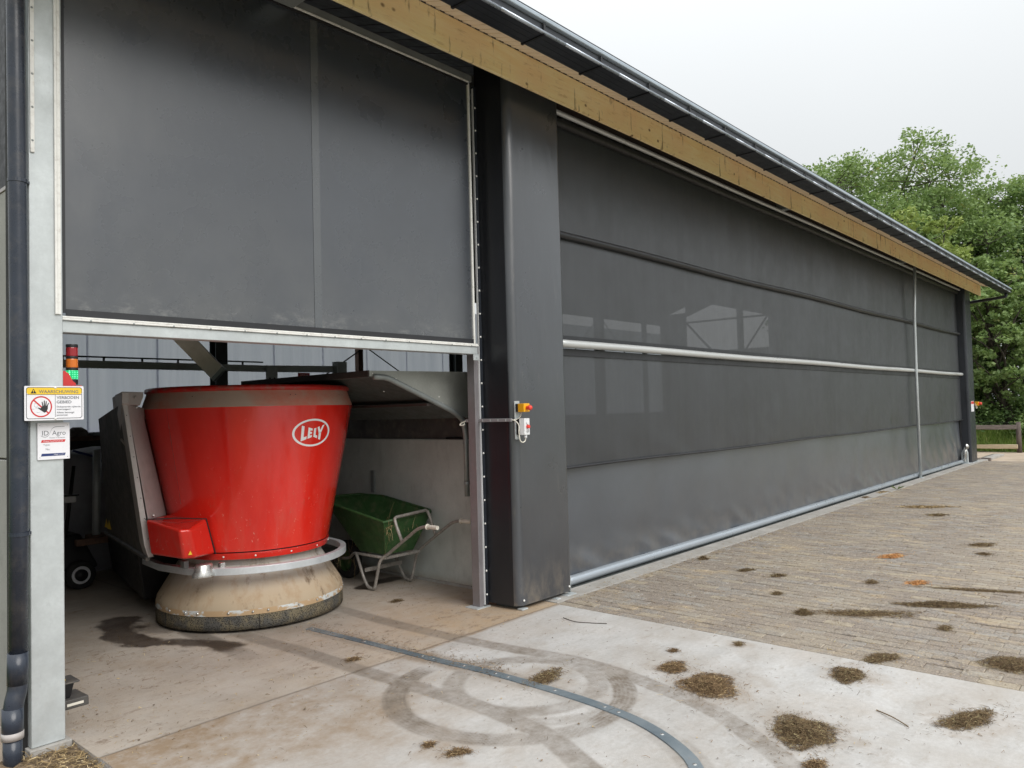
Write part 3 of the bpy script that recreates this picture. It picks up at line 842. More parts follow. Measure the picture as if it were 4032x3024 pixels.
# gable ends under the roof
for X0, X1 in ((1.27, 1.32),):
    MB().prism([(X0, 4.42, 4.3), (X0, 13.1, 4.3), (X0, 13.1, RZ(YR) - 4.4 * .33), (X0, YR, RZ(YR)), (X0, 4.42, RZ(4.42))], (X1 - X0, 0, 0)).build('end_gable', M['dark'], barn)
# right end wall with a gable-shaped opening
m = MB()
XE = 22.33
m.box(XE, XE + .06, 4.45, 9.4, 0, 5.0).box(XE, XE + .06, 12.15, 13.1, 0, 4.6).box(XE, XE + .06, 9.4, 12.15, 0, 3.3)
m.prism([(XE, 9.4, 4.26), (XE, 11.23, 4.78), (XE, 12.15, 4.47), (XE, 12.15, 5.0), (XE, YR + .6, 5.8), (XE, 9.4, 5.85)], (.06, 0, 0))
m.prism([(XE, 4.45, 5.0), (XE, 9.4, 5.0), (XE, 9.4, 5.85), (XE, YR, RZ(YR)), (XE, 4.45, RZ(4.45))], (.06, 0, 0))
m.build('end_wall', M['lining'], barn)
m = MB().tube([(22.3, 12.1, 4.27), (22.3, 9.4, 4.26)], .03).build('brace_rod', M['steeld'], barn)
MB().tube([(22.3, 12.1, 4.25), (22.3, 10.6, 2.6)], .035).build('brace_rod', M['steeld'], barn)
MB().tube([(22.3, 9.4, 4.25), (22.3, 10.4, 2.9)], .03).build('brace_rod', M['steeld'], barn)
MB().box(22.18, 22.3, 10.17, 10.33, 0, 5.2).build('steel_column', M['steeld'], barn)
# rear wall: concrete plinth, translucent sheets, columns
MB().box(1.25, 22.3, 13.02, 13.08, 4.26, 4.62).build('sky_slit_board', M['lining'], barn)  # board added to narrow the bright sky slit above the sheets
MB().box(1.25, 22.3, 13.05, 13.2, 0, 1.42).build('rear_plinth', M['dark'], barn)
x = 1.3
while x < 22.2:
    x1 = min(x + 1.1, 22.3)
    m = MB(); n = 12; vs = []; P = []
    for k in range(n + 1):
        P.append((x + (x1 - x + .03) * k / n, 13.03 + (.012 if k % 2 else 0) + (.014 if int(x * 10) % 2 else 0)))
    for (a, b_) in P: vs.append((a, b_, 1.42))
    for (a, b_) in P: vs.append((a, b_, 3.98))
    m.add(vs, [(i, i + 1, n + 2 + i, n + 1 + i) for i in range(n)])
    m.build('translucent_panel', M['transl'], barn); x += 1.1
for X in (6.70, 12.55, 18.4):
    m = MB().box(X - .11, X + .11, 12.72, 12.735, 0, 4.7).box(X - .11, X + .11, 12.93, 12.945, 0, 4.7).box(X - .006, X + .006, 12.735, 12.93, 0, 4.7)
    m.build('steel_column', M['steeld'], barn)
for X in (9.82, 15.5, 21.0):
    MB().box(X - .06, X + .06, 12.85, 12.97, 0, 4.6).build('steel_column', M['yrust'] if X == 9.82 else M['steeld'], barn)
for (a, b_) in (((9.9, 12.8, 3.0), (10.9, 12.8, 2.45)), ((9.9, 12.8, 3.0), (8.5, 12.8, 2.15)), ((18.5, 12.8, 4.2), (21.0, 12.8, 2.2)), ((18.3, 12.8, 4.2), (15.6, 12.8, 1.9))):
    MB().tube([a, b_], .014, 6).build('brace_rod', M['black'], barn)
# inner concrete partition by the barrow
MB().box(4.955, 5.08, 4.475, 9.4, 0, 1.343).build('partition_wall', M['wall'], barn, bevel=.006)
MB().prism([(4.954, 4.475, 0), (4.954, 9.4, 0), (4.915, 9.4, 0), (4.93, 7.5, 0), (4.922, 6, 0), (4.935, 5.2, 0), (4.925, 4.475, 0)], (0, 0, .022)).build('mortar_ledge', M['kerb'], barn)
MB().box(4.99, 5.05, 4.6, 9.4, 1.345, 1.62).build('partition_board', M['greydark'], barn)
# ============================================================ FABRIC SCREENS
def fabric(name, x0, x1, z0, z1, y, amp, mat, parent, nx=220, nz=24, seed=0, pull=0.0, lean=0.0):
    X, Z = np.meshgrid(np.linspace(x0, x1, nx + 1), np.linspace(z0, z1, nz + 1), indexing='ij')
    u = (X - x0) / (x1 - x0); v = (Z - z0) / (z1 - z0)
    D = (vnoise(X, Z * .25, 1.1, seed, 2) - .5) * amp * 2
    D += (vnoise(X, Z, 3.5, seed + 1, 1) - .5) * amp * .7 * (1 - v) * 1.0
    env = np.sin(np.clip(v, 0, 1) * PI) ** .4
    Y = y + D * (.25 + .75 * env) + lean * (1 - v)
    if pull:
        # creases that fan up from the bottom pipe, stronger near the far end
        ph = (X * 5.5 + Z * 2.2 + vnoise(X, Z, .8, seed + 5, 3) * 6)
        k = np.exp(-((x1 - X) / 2.2)) * 1.0 + .25 * sstep(0.35, .0, v)
        Y += np.sin(ph * 2) * pull * k * sstep(1.0, .1, v)
        Y += (vnoise(X + Z * 1.5, Z, 2.0, seed + 8, 2) - .5) * pull * 2.4 * sstep(.40, .02, v)
    me = bpy.data.meshes.new(name)
    co = np.stack([X, Y, Z], -1).reshape(-1, 3)
    idx = np.arange((nx + 1) * (nz + 1)).reshape(nx + 1, nz + 1)
    q = np.stack([idx[:-1, :-1], idx[1:, :-1], idx[1:, 1:], idx[:-1, 1:]], -1).reshape(-1, 4)
    me.from_pydata(co.tolist(), [], q.tolist()); me.polygons.foreach_set('use_smooth', [True] * len(me.polygons)); me.materials.append(mat)
    o = bpy.data.objects.new(name, me); COL.objects.link(o); o.parent = parent
    o.location = -world_loc(parent)
    return o

sc1 = empty('windbreak_screen', (2.95, 4.345, 2.14), 'dark grey taut fabric screen filling the bay above the red machine', 'fabric screen')
fabric('fabric', 1.41, 4.462, 2.165, 4.312, 4.352, .0008, M['screen'], sc1, 120, 80, 31)
MB().box(1.41, 1.435, 4.340, 4.3455, 2.165, 4.31).build('fabric_hem', M['meshb'], sc1)
MB().box(1.436, 4.462, 4.340, 4.3455, 2.148, 2.185).build('fabric_hem', M['meshb'], sc1)
MB().box(2.952, 3.010, 4.3490, 4.3515, 2.186, 4.284).build('weld_seam', M['seam'], sc1)
kr = MB().box(1.345, 4.492, 4.322, 4.345, 2.1255, 2.1365).box(1.345, 4.492, 4.328, 4.345, 2.1375, 2.148).build('edge_rail', M['alu'], sc1, bevel=.003)
for k in range(14):
    MB().dome((1.55 + .22 * k, 4.3215, 2.128), (0, -1, 0), .006).build('screw', M['galvd'], kr)
MB().box(1.373, 1.385, 4.296, 4.308, 2.15, 4.5).box(1.386, 1.402, 4.300, 4.308, 2.15, 4.5).build('edge_rail', M['alu'], sc1, bevel=.002)
MB().box(4.455, 4.474, 4.338, 4.356, 2.149, 4.30).build('edge_rail', M['alu'], sc1, bevel=.003)
MB().box(1.406, 4.455, 4.325, 4.333, 4.298, 4.312).build('edge_rail', M['alu'], sc1, bevel=.002)
MB().box(1.406, 4.455, 4.335, 4.352, 4.285, 4.2975).build('fabric_hem', M['black'], sc1)

ct = empty('roll_curtain', (13.4, 4.27, 0), 'long grey mesh and tarpaulin roll curtain hanging along the right bay', 'curtain')
fabric('mesh_panel', 5.25, 21.62, 3.19, 4.42, 4.275, .012, M['mesh'], ct, 500, 20, 41)
fabric('mesh_panel', 5.25, 21.56, 2.255, 3.20, 4.262, .010, M['mesh'], ct, 500, 16, 43)
fabric('mesh_panel', 5.25, 21.62, 1.06, 2.11, 4.262, .012, M['mesh'], ct, 500, 22, 45, pull=.006)
fabric('tarpaulin_panel', 5.25, 21.58, .06, 1.10, 4.315, .018, M['tarp'], ct, 900, 46, 47, pull=.022, lean=-.045)
MB().box(5.25, 21.56, 4.248, 4.259, 2.225, 2.268).build('reinforcing_band', M['meshb'], ct)
MB().box(5.25, 21.58, 4.246, 4.258, 2.085, 2.150).build('reinforcing_band', M['meshb'], ct)
def wobble(x0, x1, y, z, ay, az, n=60, s=0.0):
    return [(x0 + (x1 - x0) * k / n, y + ay * math.sin(k * .5 + s), z + az * math.sin(k * .33 + s)) for k in range(n + 1)]
MB().tube(wobble(5.25, 21.58, 4.235, 3.185, .003, .008), .034, 12).build('fold_roll', M['meshb'], ct, smooth=True)
MB().tube(wobble(5.25, 21.6, 4.238, 1.062, .003, .006), .012, 8).build('hem_bead', M['meshb'], ct, smooth=True)
MB().tube(wobble(5.29, 21.60, 4.215, 2.187, .001, .004), .037, 16).build('middle_pipe', M['pipe'], ct, smooth=True)
MB().tube(wobble(5.29, 21.52, 4.243, .052, .002, .003), .044, 16).build('bottom_pipe', M['pipeb'], ct, smooth=True)
MB().tube(wobble(5.29, 21.9, 4.19, 4.292, .001, .003), .024, 12).build('top_pipe', M['pipe'], ct, smooth=True)
MB().tube(wobble(5.29, 21.9, 4.25, 4.235, .002, .003), .045, 12).build('top_roll', M['black'], ct, smooth=True)
MB().box(5.25, 22.0, 4.24, 4.34, 4.345, 4.50).build('curtain_housing', M['brown'], ct)
mh = empty('cable_winder', (21.5, 4.2, 0), 'grey winder bracket at the far foot of the roll curtain', 'winder')
MB().prism([(21.40, 4.13, .012), (21.40, 4.27, .012), (21.40, 4.27, .26), (21.40, 4.22, .34), (21.40, 4.15, .34), (21.40, 4.13, .26)], (.10, 0, 0)).build('bracket', M['galv'], mh, bevel=.005)
MB().box(21.25, 21.75, 4.08, 4.30, .001, .011).build('foot_plate', M['galv'], mh)
MB().tube([(21.30, 4.18, .05), (21.33, 4.17, .28), (21.36, 4.16, .40)], .035, 10).dome((21.34, 4.13, .42), (0, -1, 0), .07, .05).build('lever', M['cast'], mh, smooth=True)

pl = empty('wind_pole', (17.17, 4.17, 0), 'slim galvanised pole standing in front of the roll curtain', 'pole')
MB().tube([(17.165, 4.168, .0), (17.17, 4.165, 2.1), (17.16, 4.15, 3.3), (17.15, 4.10, 4.30)], .030, 12).build('tube', M['galv'], pl, smooth=True)
MB().box(17.10, 17.23, 4.11, 4.185, .007, .013).build('foot_plate', M['galv'], pl)

# ============================================================ GUTTER AND PIPES
gt = empty('roof_gutter', (.9, 3.3, 4.18), 'dark box gutter with strap brackets along the whole eave', 'gutter')
GX0, GX1 = .9, 22.52
MB().box(GX0, GX1, 3.245, 3.428, 4.190, 4.194).box(GX0, GX1, 3.426, 3.430, 4.194, 4.27).box(GX0, GX1, 3.243, 3.247, 4.194, 4.262).box(GX1 - .003, GX1, 3.247, 3.426, 4.194, 4.262).build('trough', M['anth'], gt)
for yy in (3.29, 3.345, 3.40):
    MB().box(GX0, GX1, yy, yy + .002, 4.1885, 4.190).build('bottom_rib', M['gutbead'] if False else M['anth'], gt)
xs_ = GX0
while xs_ < GX1:
    x1 = min(xs_ + .686, GX1)
    MB().tube([(xs_ + .004, 3.238, 4.203), (x1 - .004, 3.238, 4.203)], .0135, 10).build('front_bead', M['gutbead'], gt, smooth=True)
    xs_ += .686
MB().box(GX0, GX1 + .02, 3.215, 3.26, 4.272, 4.304).build('top_flashing', M['guttop'], gt, bevel=.008)
MB().box(GX0, GX1 + .02, 3.226, 3.40, 4.304, 4.31).build('eave_flashing', M['guttop'], gt)
k = 0
bk = None
for i in range(-4, 27):
    X = 4.09 + .686 * i
    if X < GX0 or X > GX1: continue
    if bk is None:
        bk = MB().box(-.010, .010, 3.236, 3.436, 4.183, 4.188).box(-.010, .010, 3.228, 3.2345, 4.184, 4.262).box(-.010, .010, 3.434, 3.440, 4.183, 4.23).build('gutter_bracket', M['black'], gt)
        bk.location.x += X
    else:
        c = bk.copy(); COL.objects.link(c); c.parent = gt; c.location.x = X - gt.location.x
MB().tube(round_corners([(22.44, 3.33, 4.185), (22.44, 3.33, 4.10), (22.42, 4.25, 4.03)], .05), .038, 10).build('outlet_pipe', M['anth'], gt, smooth=True)

dp = empty('downpipe', (1.205, 4.305, 0), 'dark grey plastic downpipe running down beside the galvanised corner post', 'drainpipe')
PX, PY, PR = 1.203, 4.305, .041
MB().tube([(PX, PY, .42), (PX + .008, PY, 1.3), (PX + .010, PY, 2.2), (PX + .0, PY, 3.8), (PX - .006, PY, 5.6)], PR, 24).build('pipe', M['pvc'], dp, smooth=True)
MB().tube([(PX - .003, PY, .34), (PX - .001, PY, .49)], PR + .004, 24).build('socket', M['pvc'], dp, smooth=True)
MB().tube(smooth_path([(PX - .003, PY, .36), (PX - .006, PY - .003, .31), (PX - .020, PY - .010, .26), (PX - .027, PY - .012, .21)], 5), PR + .002, 24).build('elbow', M['pvc'], dp, smooth=True)
MB().tube([(PX - .027, PY - .012, .235), (PX - .028, PY - .012, .09)], PR + .005, 24).build('socket', M['pvc'], dp, smooth=True)
MB().tube([(PX - .028, PY - .012, .125), (PX - .028, PY - .012, .090)], PR + .0065, 24).build('collar', M['greypaint'], dp, smooth=True)
MB().tube([(PX - .028, PY - .012, -.08), (PX - .028, PY - .012, .10)], PR, 24).build('pipe', M['pvc'], dp, smooth=True)
for z in (2.80, 1.06):
    m = MB(); m.lathe([(PR + .001, z - .009), (PR + .004, z - .009), (PR + .004, z + .009), (PR + .001, z + .009)], PX + .008, PY, 24)
    m.box(PX + .045, 1.262, PY - .004, PY + .004, z - .007, z + .007).box(1.246, 1.2585, PY + .004, 4.37, z - .010, z + .018)
    m.build('pipe_clamp', M['pvc'], dp, smooth=False)
MB().tube([(.60, 3.9, -.01), (1.06, 4.10, .035)], .018, 10).build('ground_cable', M['pvc'], dp, smooth=True)

# ============================================================ TEXT HELPER
def text_obj(s, name, mat, parent, x, z, w, h, y, bold=0.0, skew=0.0, ydepth=.0006):
    cu = bpy.data.curves.new('t', 'FONT'); cu.body = s; cu.size = 1.0; cu.offset = bold; cu.resolution_u = 3; cu.fill_mode = 'BOTH'; cu.extrude = 0.0
    to = bpy.data.objects.new('t', cu); COL.objects.link(to)
    dg = bpy.context.evaluated_depsgraph_get()
    me = bpy.data.meshes.new_from_object(to.evaluated_get(dg))
    bpy.data.objects.remove(to); bpy.data.curves.remove(cu)
    n = len(me.vertices); co = np.zeros(n * 3); me.vertices.foreach_get('co', co); co = co.reshape(-1, 3)
    mn, mxx = co.min(0), co.max(0)
    u = (co[:, 0] - mn[0]) / (mxx[0] - mn[0]); v = (co[:, 1] - mn[1]) / (mxx[1] - mn[1])
    new = np.stack([x + u * w + skew * v * h, np.full(n, y), z + v * h], -1) - np.array(world_loc(parent))
    me.vertices.foreach_set('co', new.ravel()); me.materials.clear(); me.materials.append(mat); me.update()
    o = bpy.data.objects.new(name, me); COL.objects.link(o); o.parent = parent
    return o
def rrect(x0, x1, z0, z1, r, n=5):
    P = []
    for cx, cz, a0 in ((x1 - r, z1 - r, 0), (x0 + r, z1 - r, 90), (x0 + r, z0 + r, 180), (x1 - r, z0 + r, 270)):
        for k in range(n + 1):
            a = math.radians(a0 + 90 * k / n); P.append((cx + r * math.cos(a), cz + r * math.sin(a)))
    return P
def flat(m, pts, y):    # filled polygon in the facade plane
    n = len(m.v); m.add([(x, y, z) for x, z in pts], [tuple(range(len(pts)))]); return m
def ringpoly(m, po, pi, y):
    n = len(po); m.add([(x, y, z) for x, z in po] + [(x, y, z) for x, z in pi], [(i, (i + 1) % n, n + (i + 1) % n, n + i) for i in range(n)]); return m
def ell(cx, cz, rx, rz, n=40): return [(cx + rx * math.cos(2 * PI * k / n), cz + rz * math.sin(2 * PI * k / n)) for k in range(n)]

# warning sign
ws = empty('warning_sign', (1.37, 4.252, 1.61), 'yellow and white warning sign with stop hand screwed on the galvanised post', 'sign')
SX0, SX1, SZ0, SZ1, SY = 1.219, 1.486, 1.611, 1.781, 4.250
MB().prism([(x, SY, z) for x, z in rrect(SX0, SX1, SZ0, SZ1, .004)], (0, .004, 0)).build('plate', M['signw'], ws)
MB().box(1.30, 1.38, 4.255, 4.309, 1.63, 1.76).build('spacer', M['galv'], ws)
def sx(u): return SX0 + (SX1 - SX0) * u
def sz(v): return SZ0 + (SZ1 - SZ0) * v
m = MB(); ringpoly(m, rrect(sx(.028), sx(.972), sz(.045), sz(.965), .012), rrect(sx(.037), sx(.963), sz(.060), sz(.950), .0105), SY - .0006)
m.box(sx(.037), sx(.963), SY - .0007, SY - .0005, sz(.745), sz(.757)).box(sx(.505), sx(.511), SY - .0007, SY - .0005, sz(.06), sz(.745)).build('border', M['sblack'], ws)
m = MB(); P = rrect(sx(.037), sx(.963), sz(.757), sz(.950), .0105); P = [(x, max(z, sz(.757))) for x, z in P]; flat(m, P, SY - .0005).build('header_band', M['syellow'], ws)
m = MB(); flat(m, [(sx(.10), sz(.785)), (sx(.195), sz(.785)), (sx(.1475), sz(.925))], SY - .0009).build('triangle', M['sblack'], ws)
m = MB(); flat(m, [(sx(.142), sz(.825)), (sx(.153), sz(.825)), (sx(.156), sz(.885)), (sx(.139), sz(.885))], SY - .0013); flat(m, ell(sx(.1475), sz(.805), .0016, .0016, 8), SY - .0013).build('exclamation_mark', M['syellow'], ws)
text_obj('WAARSCHUWING', 'lettering', M['sgrey'], ws, sx(.235), sz(.79), (SX1 - SX0) * .67, (SZ1 - SZ0) * .095, SY - .0009, .012)
text_obj('VERBODEN', 'lettering', M['sgrey'], ws, sx(.53), sz(.62), (SX1 - SX0) * .385, (SZ1 - SZ0) * .085, SY - .0009, .012)
text_obj('GEBIED', 'lettering', M['sgrey'], ws, sx(.53), sz(.49), (SX1 - SX0) * .255, (SZ1 - SZ0) * .085, SY - .0009, .012)
for s_, v_, w_ in (('Onbemande rijdende', .355, .415), ('voertuigen!', .28, .235), ('Alleen bevoegd', .185, .30), ('personeel.', .11, .195)):
    text_obj(s_, 'lettering', M['sgrey'], ws, sx(.53), sz(v_), (SX1 - SX0) * w_, (SZ1 - SZ0) * .062, SY - .0009, .012)
cx_, cz_ = sx(.272), sz(.40)
R1 = .0525; sxq = .93
m = MB(); ringpoly(m, ell(cx_, cz_, R1 * sxq, R1), ell(cx_, cz_, R1 * .87 * sxq, R1 * .87), SY - .0007)
m.build('prohibition_ring', M['sred'], ws)
m = MB(); a = math.radians(135); q = .0035; dx, dz = math.cos(a), math.sin(a)
flat(m, [(cx_ + dx * R1 * .9 - dz * q, cz_ + dz * R1 * .9 + dx * q), (cx_ + dx * R1 * .9 + dz * q, cz_ + dz * R1 * .9 - dx * q), (cx_ - dx * R1 * .9 + dz * q, cz_ - dz * R1 * .9 - dx * q), (cx_ - dx * R1 * .9 - dz * q, cz_ - dz * R1 * .9 + dx * q)], SY - .0006).build('prohibition_bar', M['sred'], ws)
m = MB(); hy = SY - .0010
flat(m, [(cx_ + .004, cz_ - .022), (cx_ + .014, cz_ - .030), (cx_ + .022, cz_ - .026), (cx_ + .029, cz_ - .012), (cx_ + .030, cz_ + .004), (cx_ + .006, cz_ + .004), (cx_ - .003, cz_ - .008), (cx_ - .013, cz_ - .004), (cx_ - .015, cz_ - .007), (cx_ - .004, cz_ - .016)], hy)
for bx, tx, tz in ((.008, .004, .024), (.0145, .014, .030), (.0205, .0225, .027), (.0265, .033, .018)):
    flat(m, [(cx_ + bx - .0026, cz_ + .003), (cx_ + bx + .0026, cz_ + .003), (cx_ + tx + .002, cz_ + tz), (cx_ + tx - .002, cz_ + tz)], hy)
m.build('stop_hand', M['sblack'], ws)
m = MB(); ringpoly(m, ell(cx_ - .022, cz_ + .008, .009, .010, 20), ell(cx_ - .022, cz_ + .008, .0082, .0092, 20), SY - .0005)
ringpoly(m, ell(cx_ - .020, cz_ - .007, .004, .0042, 16), ell(cx_ - .020, cz_ - .007, .0034, .0036, 16), SY - .0005)
m.box(cx_ - .042, cx_ - .030, SY - .0006, SY - .0004, cz_ - .012, cz_ - .0112).box(cx_ - .020, cx_ - .004, SY - .0006, SY - .0004, cz_ - .028, cz_ - .0272).build('figure_outline', M['sgrey'], ws)
for z in (SZ0 + .008, SZ1 - .008):
    MB().dome((sx(.51), SY - .0005, z), (0, -1, 0), .006, .004).build('screw', M['alu'], ws)
# type plate
tp = empty('type_plate', (1.36, 4.30, 1.414), 'small white type plate with red and blue bars below the warning sign', 'sign')
SX0, SX1, SZ0, SZ1, SY = 1.290, 1.436, 1.414, 1.598, 4.300
MB().box(SX0, SX1, SY, SY + .004, SZ0, SZ1).build('plate', M['signw'], tp)
text_obj('ID', 'lettering', M['sgrey'], tp, sx(.14), sz(.66), (SX1 - SX0) * .20, (SZ1 - SZ0) * .125, SY - .0006)
text_obj('Agro', 'lettering', M['sgrey'], tp, sx(.45), sz(.62), (SX1 - SX0) * .42, (SZ1 - SZ0) * .165, SY - .0006)
text_obj('Partner in innovation', 'lettering', M['sgrey'], tp, sx(.37), sz(.575), (SX1 - SX0) * .48, (SZ1 - SZ0) * .035, SY - .0006)
arc = [(.10, .655), (.16, .625), (.25, .615), (.33, .65), (.39, .74), (.44, .83), (.52, .878), (.66, .893), (.84, .893)]
arc = [(p.x, p.y) for p in smooth_path([(a, b, 0) for a, b in arc], 4)]
m = MB()
for (a, b), (c, d) in zip(arc[:-1], arc[1:]):
    m.add([(sx(a), SY - .0006, sz(b) - .0011), (sx(c), SY - .0006, sz(d) - .0011), (sx(c), SY - .0006, sz(d) + .0011), (sx(a), SY - .0006, sz(b) + .0011)], [(0, 1, 2, 3)])
m.build('swoosh', M['sgrey'], tp)
flat(MB(), [(sx(.10), sz(.465)), (sx(.84), sz(.465)), (sx(.87), sz(.535)), (sx(.13), sz(.535))], SY - .0005).build('red_bar', M['sred'], tp)
text_obj('Modular Feed Kitchen 2.0', 'lettering', M['signw'], tp, sx(.18), sz(.485), (SX1 - SX0) * .60, (SZ1 - SZ0) * .032, SY - .0009)
text_obj('Type:', 'lettering', M['sgrey'], tp, sx(.17), sz(.365), (SX1 - SX0) * .21, (SZ1 - SZ0) * .062, SY - .0006)
text_obj('No:', 'lettering', M['sgrey'], tp, sx(.25), sz(.255), (SX1 - SX0) * .13, (SZ1 - SZ0) * .055, SY - .0006)
flat(MB(), [(sx(.10), sz(.095)), (sx(.84), sz(.095)), (sx(.87), sz(.165)), (sx(.13), sz(.165))], SY - .0005).build('blue_bar', M['sblue'], tp)
text_obj('idagro.com', 'lettering', M['signw'], tp, sx(.50), sz(.11), (SX1 - SX0) * .32, (SZ1 - SZ0) * .040, SY - .0009)
for a, b in ((.07, .93), (.93, .93), (.07, .06), (.93, .06)):
    MB().dome((sx(a), SY, sz(b)), (0, -1, 0), .002, .0015, 6).build('screw', M['sgrey'], tp)
# plastic box + stack light
sl_ = empty('signal_tower', (1.497, 4.40, 1.78), 'red amber and green signal light tower with green lit on the post', 'signal light')
LX, LY = 1.478, 4.385
def cyl(name, z0, z1, r, mat):
    return MB().lathe([(0, z0), (r * .96, z0), (r, z0 + .003), (r, z1 - .003), (r * .96, z1), (0, z1)], LX, LY, 28).build(name, mat, sl_, smooth=False)
cyl('cap', 1.990, 2.006, .0285, M['black']); cyl('red_lamp', 1.944, 1.989, .028, M['lensred']); cyl('spacer', 1.930, 1.943, .0285, M['black'])
cyl('amber_lamp', 1.884, 1.929, .028, M['lensamb']); cyl('spacer', 1.870, 1.883, .0285, M['black']); cyl('green_lamp', 1.824, 1.869, .029, M['lensgreen']); cyl('base', 1.795, 1.823, .027, M['black'])
MB().prism([(1.414, 4.355, 1.790), (1.484, 4.355, 1.790), (1.484, 4.355, 1.800), (1.470, 4.355, 1.812), (1.452, 4.355, 1.850), (1.432, 4.355, 1.864), (1.414, 4.355, 1.864)], (0, -.004, 0)).box(1.414, 1.512, 4.351, 4.42, 1.783, 1.789).build('mounting_bracket', M['sred'], sl_)

# ============================================================ SWITCHES ON THE COLUMN
cs = empty('control_station', (4.62, 4.03, 1.36), 'white switch box and yellow emergency stop on a plate at the dark column', 'switch box')
MB().prism([(x, 4.045, z) for x, z in rrect(4.598, 4.658, 1.366, 1.672, .005)], (0, .006, 0)).build('mounting_plate', M['galv'], cs)
MB().box(4.607, 4.677, 4.020, 4.044, 1.585, 1.650).build('box_back', M['black'], cs, bevel=.002)
MB().box(4.607, 4.679, 3.955, 4.019, 1.583, 1.651).build('emergency_box', M['yellowbox'], cs, bevel=.004)
MB().lathe([(0, 0), (.014, 0), (.014, .014), (.0195, .020), (.0205, .036), (.015, .046), (0, .048)], 0, 0, 20).build('emergency_button', M['button'], cs, smooth=True)
eb = bpy.data.objects['emergency_button']; eb.rotation_euler = (PI / 2, 0, 0); eb.location = Vector((4.643, 3.954, 1.616)) - cs.location
MB().box(4.612, 4.682, 4.012, 4.044, 1.402, 1.530).build('box_back', M['black'], cs, bevel=.002)
MB().hexa([(4.620, 3.965, 1.400), (4.686, 3.965, 1.400), (4.686, 4.011, 1.400), (4.613, 4.011, 1.400), (4.620, 3.965, 1.532), (4.686, 3.965, 1.532), (4.686, 4.011, 1.532), (4.608, 4.011, 1.532)]).build('switch_box', M['white'], cs, bevel=.004)
for z, mt_, nm, r_, h_ in ((1.495, 'white', 'white_button', .013, .008), (1.466, 'button', 'stop_button', .0145, .020), (1.433, 'white', 'rotary_switch', .013, .008)):
    o = MB().lathe([(0, 0), (r_, 0), (r_, h_ * .8), (r_ * .85, h_), (0, h_)], 0, 0, 18).build(nm, M[mt_], cs); o.rotation_euler = (PI / 2, 0, 0); o.location = Vector((4.655, 3.964, z)) - cs.location
MB().prism([(x, 3.9555, z) for x, z in ell(4.655, 1.433, .0095, .0115, 18)], (0, -.001, 0)).build('switch_ring', M['sblack'], cs)
MB().box(4.6525, 4.6575, 3.952, 3.955, 1.425, 1.441).build('switch_pointer', M['white'], cs)
MB().tube([(4.655, 3.985, 1.40), (4.655, 3.985, 1.374)], .012, 12).build('cable_gland', M['white'], cs, smooth=True)
MB().tube([(4.643, 4.02, 1.583), (4.643, 4.02, 1.570)], .009, 12).build('cable_gland', M['greypaint'], cs, smooth=True)
MB().tube(smooth_path([(4.655, 3.985, 1.374), (4.648, 3.987, 1.352), (4.622, 3.99, 1.342), (4.598, 3.995, 1.36), (4.592, 4.0, 1.42), (4.597, 4.005, 1.48), (4.583, 4.03, 1.515), (4.57, 4.05, 1.522)], 6), .0045, 8).build('cable', M['cable'], cs, smooth=True)
MB().tube(smooth_path([(4.643, 4.02, 1.57), (4.640, 4.02, 1.55), (4.618, 4.03, 1.530), (4.585, 4.045, 1.523)], 6), .0035, 8).build('cable', M['cable'], cs, smooth=True)
cd_ = empty('cable_conduit', (4.55, 4.2, 1.52), 'short grey cable duct crossing the dark column to the switch box', 'cable duct')
MB().hexa([(4.556, 4.05, 1.508), (4.576, 4.05, 1.508), (4.535, 4.52, 1.508), (4.515, 4.52, 1.508), (4.556, 4.05, 1.535), (4.576, 4.05, 1.535), (4.535, 4.52, 1.535), (4.515, 4.52, 1.535)]).build('duct', M['trunk'], cd_, bevel=.004)
for k in range(6):
    t_ = .06 + .15 * k
    yy = 4.07 + .42 * t_ / .81; xx = 4.554 - .040 * t_ / .81
    MB().box(xx - .002, xx, yy - .004, yy + .004, 1.512, 1.531).build('clip', M['galv'], cd_)
MB().tube(smooth_path([(4.52, 4.52, 1.52), (4.50, 4.56, 1.50), (4.495, 4.56, 1.485), (4.51, 4.53, 1.49), (4.53, 4.55, 1.515)], 6), .005, 8).build('cable', M['cable'], cd_, smooth=True)
fs_ = empty('far_emergency_stop', (22.4, 4.1, 1.42), 'small yellow emergency stop on the far corner of the shed', 'switch box')
MB().box(22.31, 22.55, 4.115, 4.135, 1.44, 1.455).build('bracket', M['galv'], fs_)
MB().box(22.52, 22.66, 4.06, 4.16, 1.40, 1.50).build('emergency_box', M['yellowbox'], fs_, bevel=.004)
MB().tube([(22.59, 4.06, 1.45), (22.59, 3.99, 1.45)], .035, 14).build('emergency_button', M['button'], fs_, smooth=True)
MB().tube(smooth_path([(22.60, 4.1, 1.40), (22.58, 4.1, 1.34), (22.50, 4.1, 1.34), (22.46, 4.1, 1.43)], 5), .008, 8).build('cable', M['cable'], fs_, smooth=True)
ps = empty('far_warning_label', (21.95, 4.08, 1.30), 'small white notice with red header on the far column', 'sign')
MB().box(21.80, 22.12, 4.080, 4.084, 1.26, 1.52).build('plate', M['signw'], ps)
MB().box(21.81, 22.11, 4.078, 4.080, 1.45, 1.51).build('header_band', M['sred'], ps)

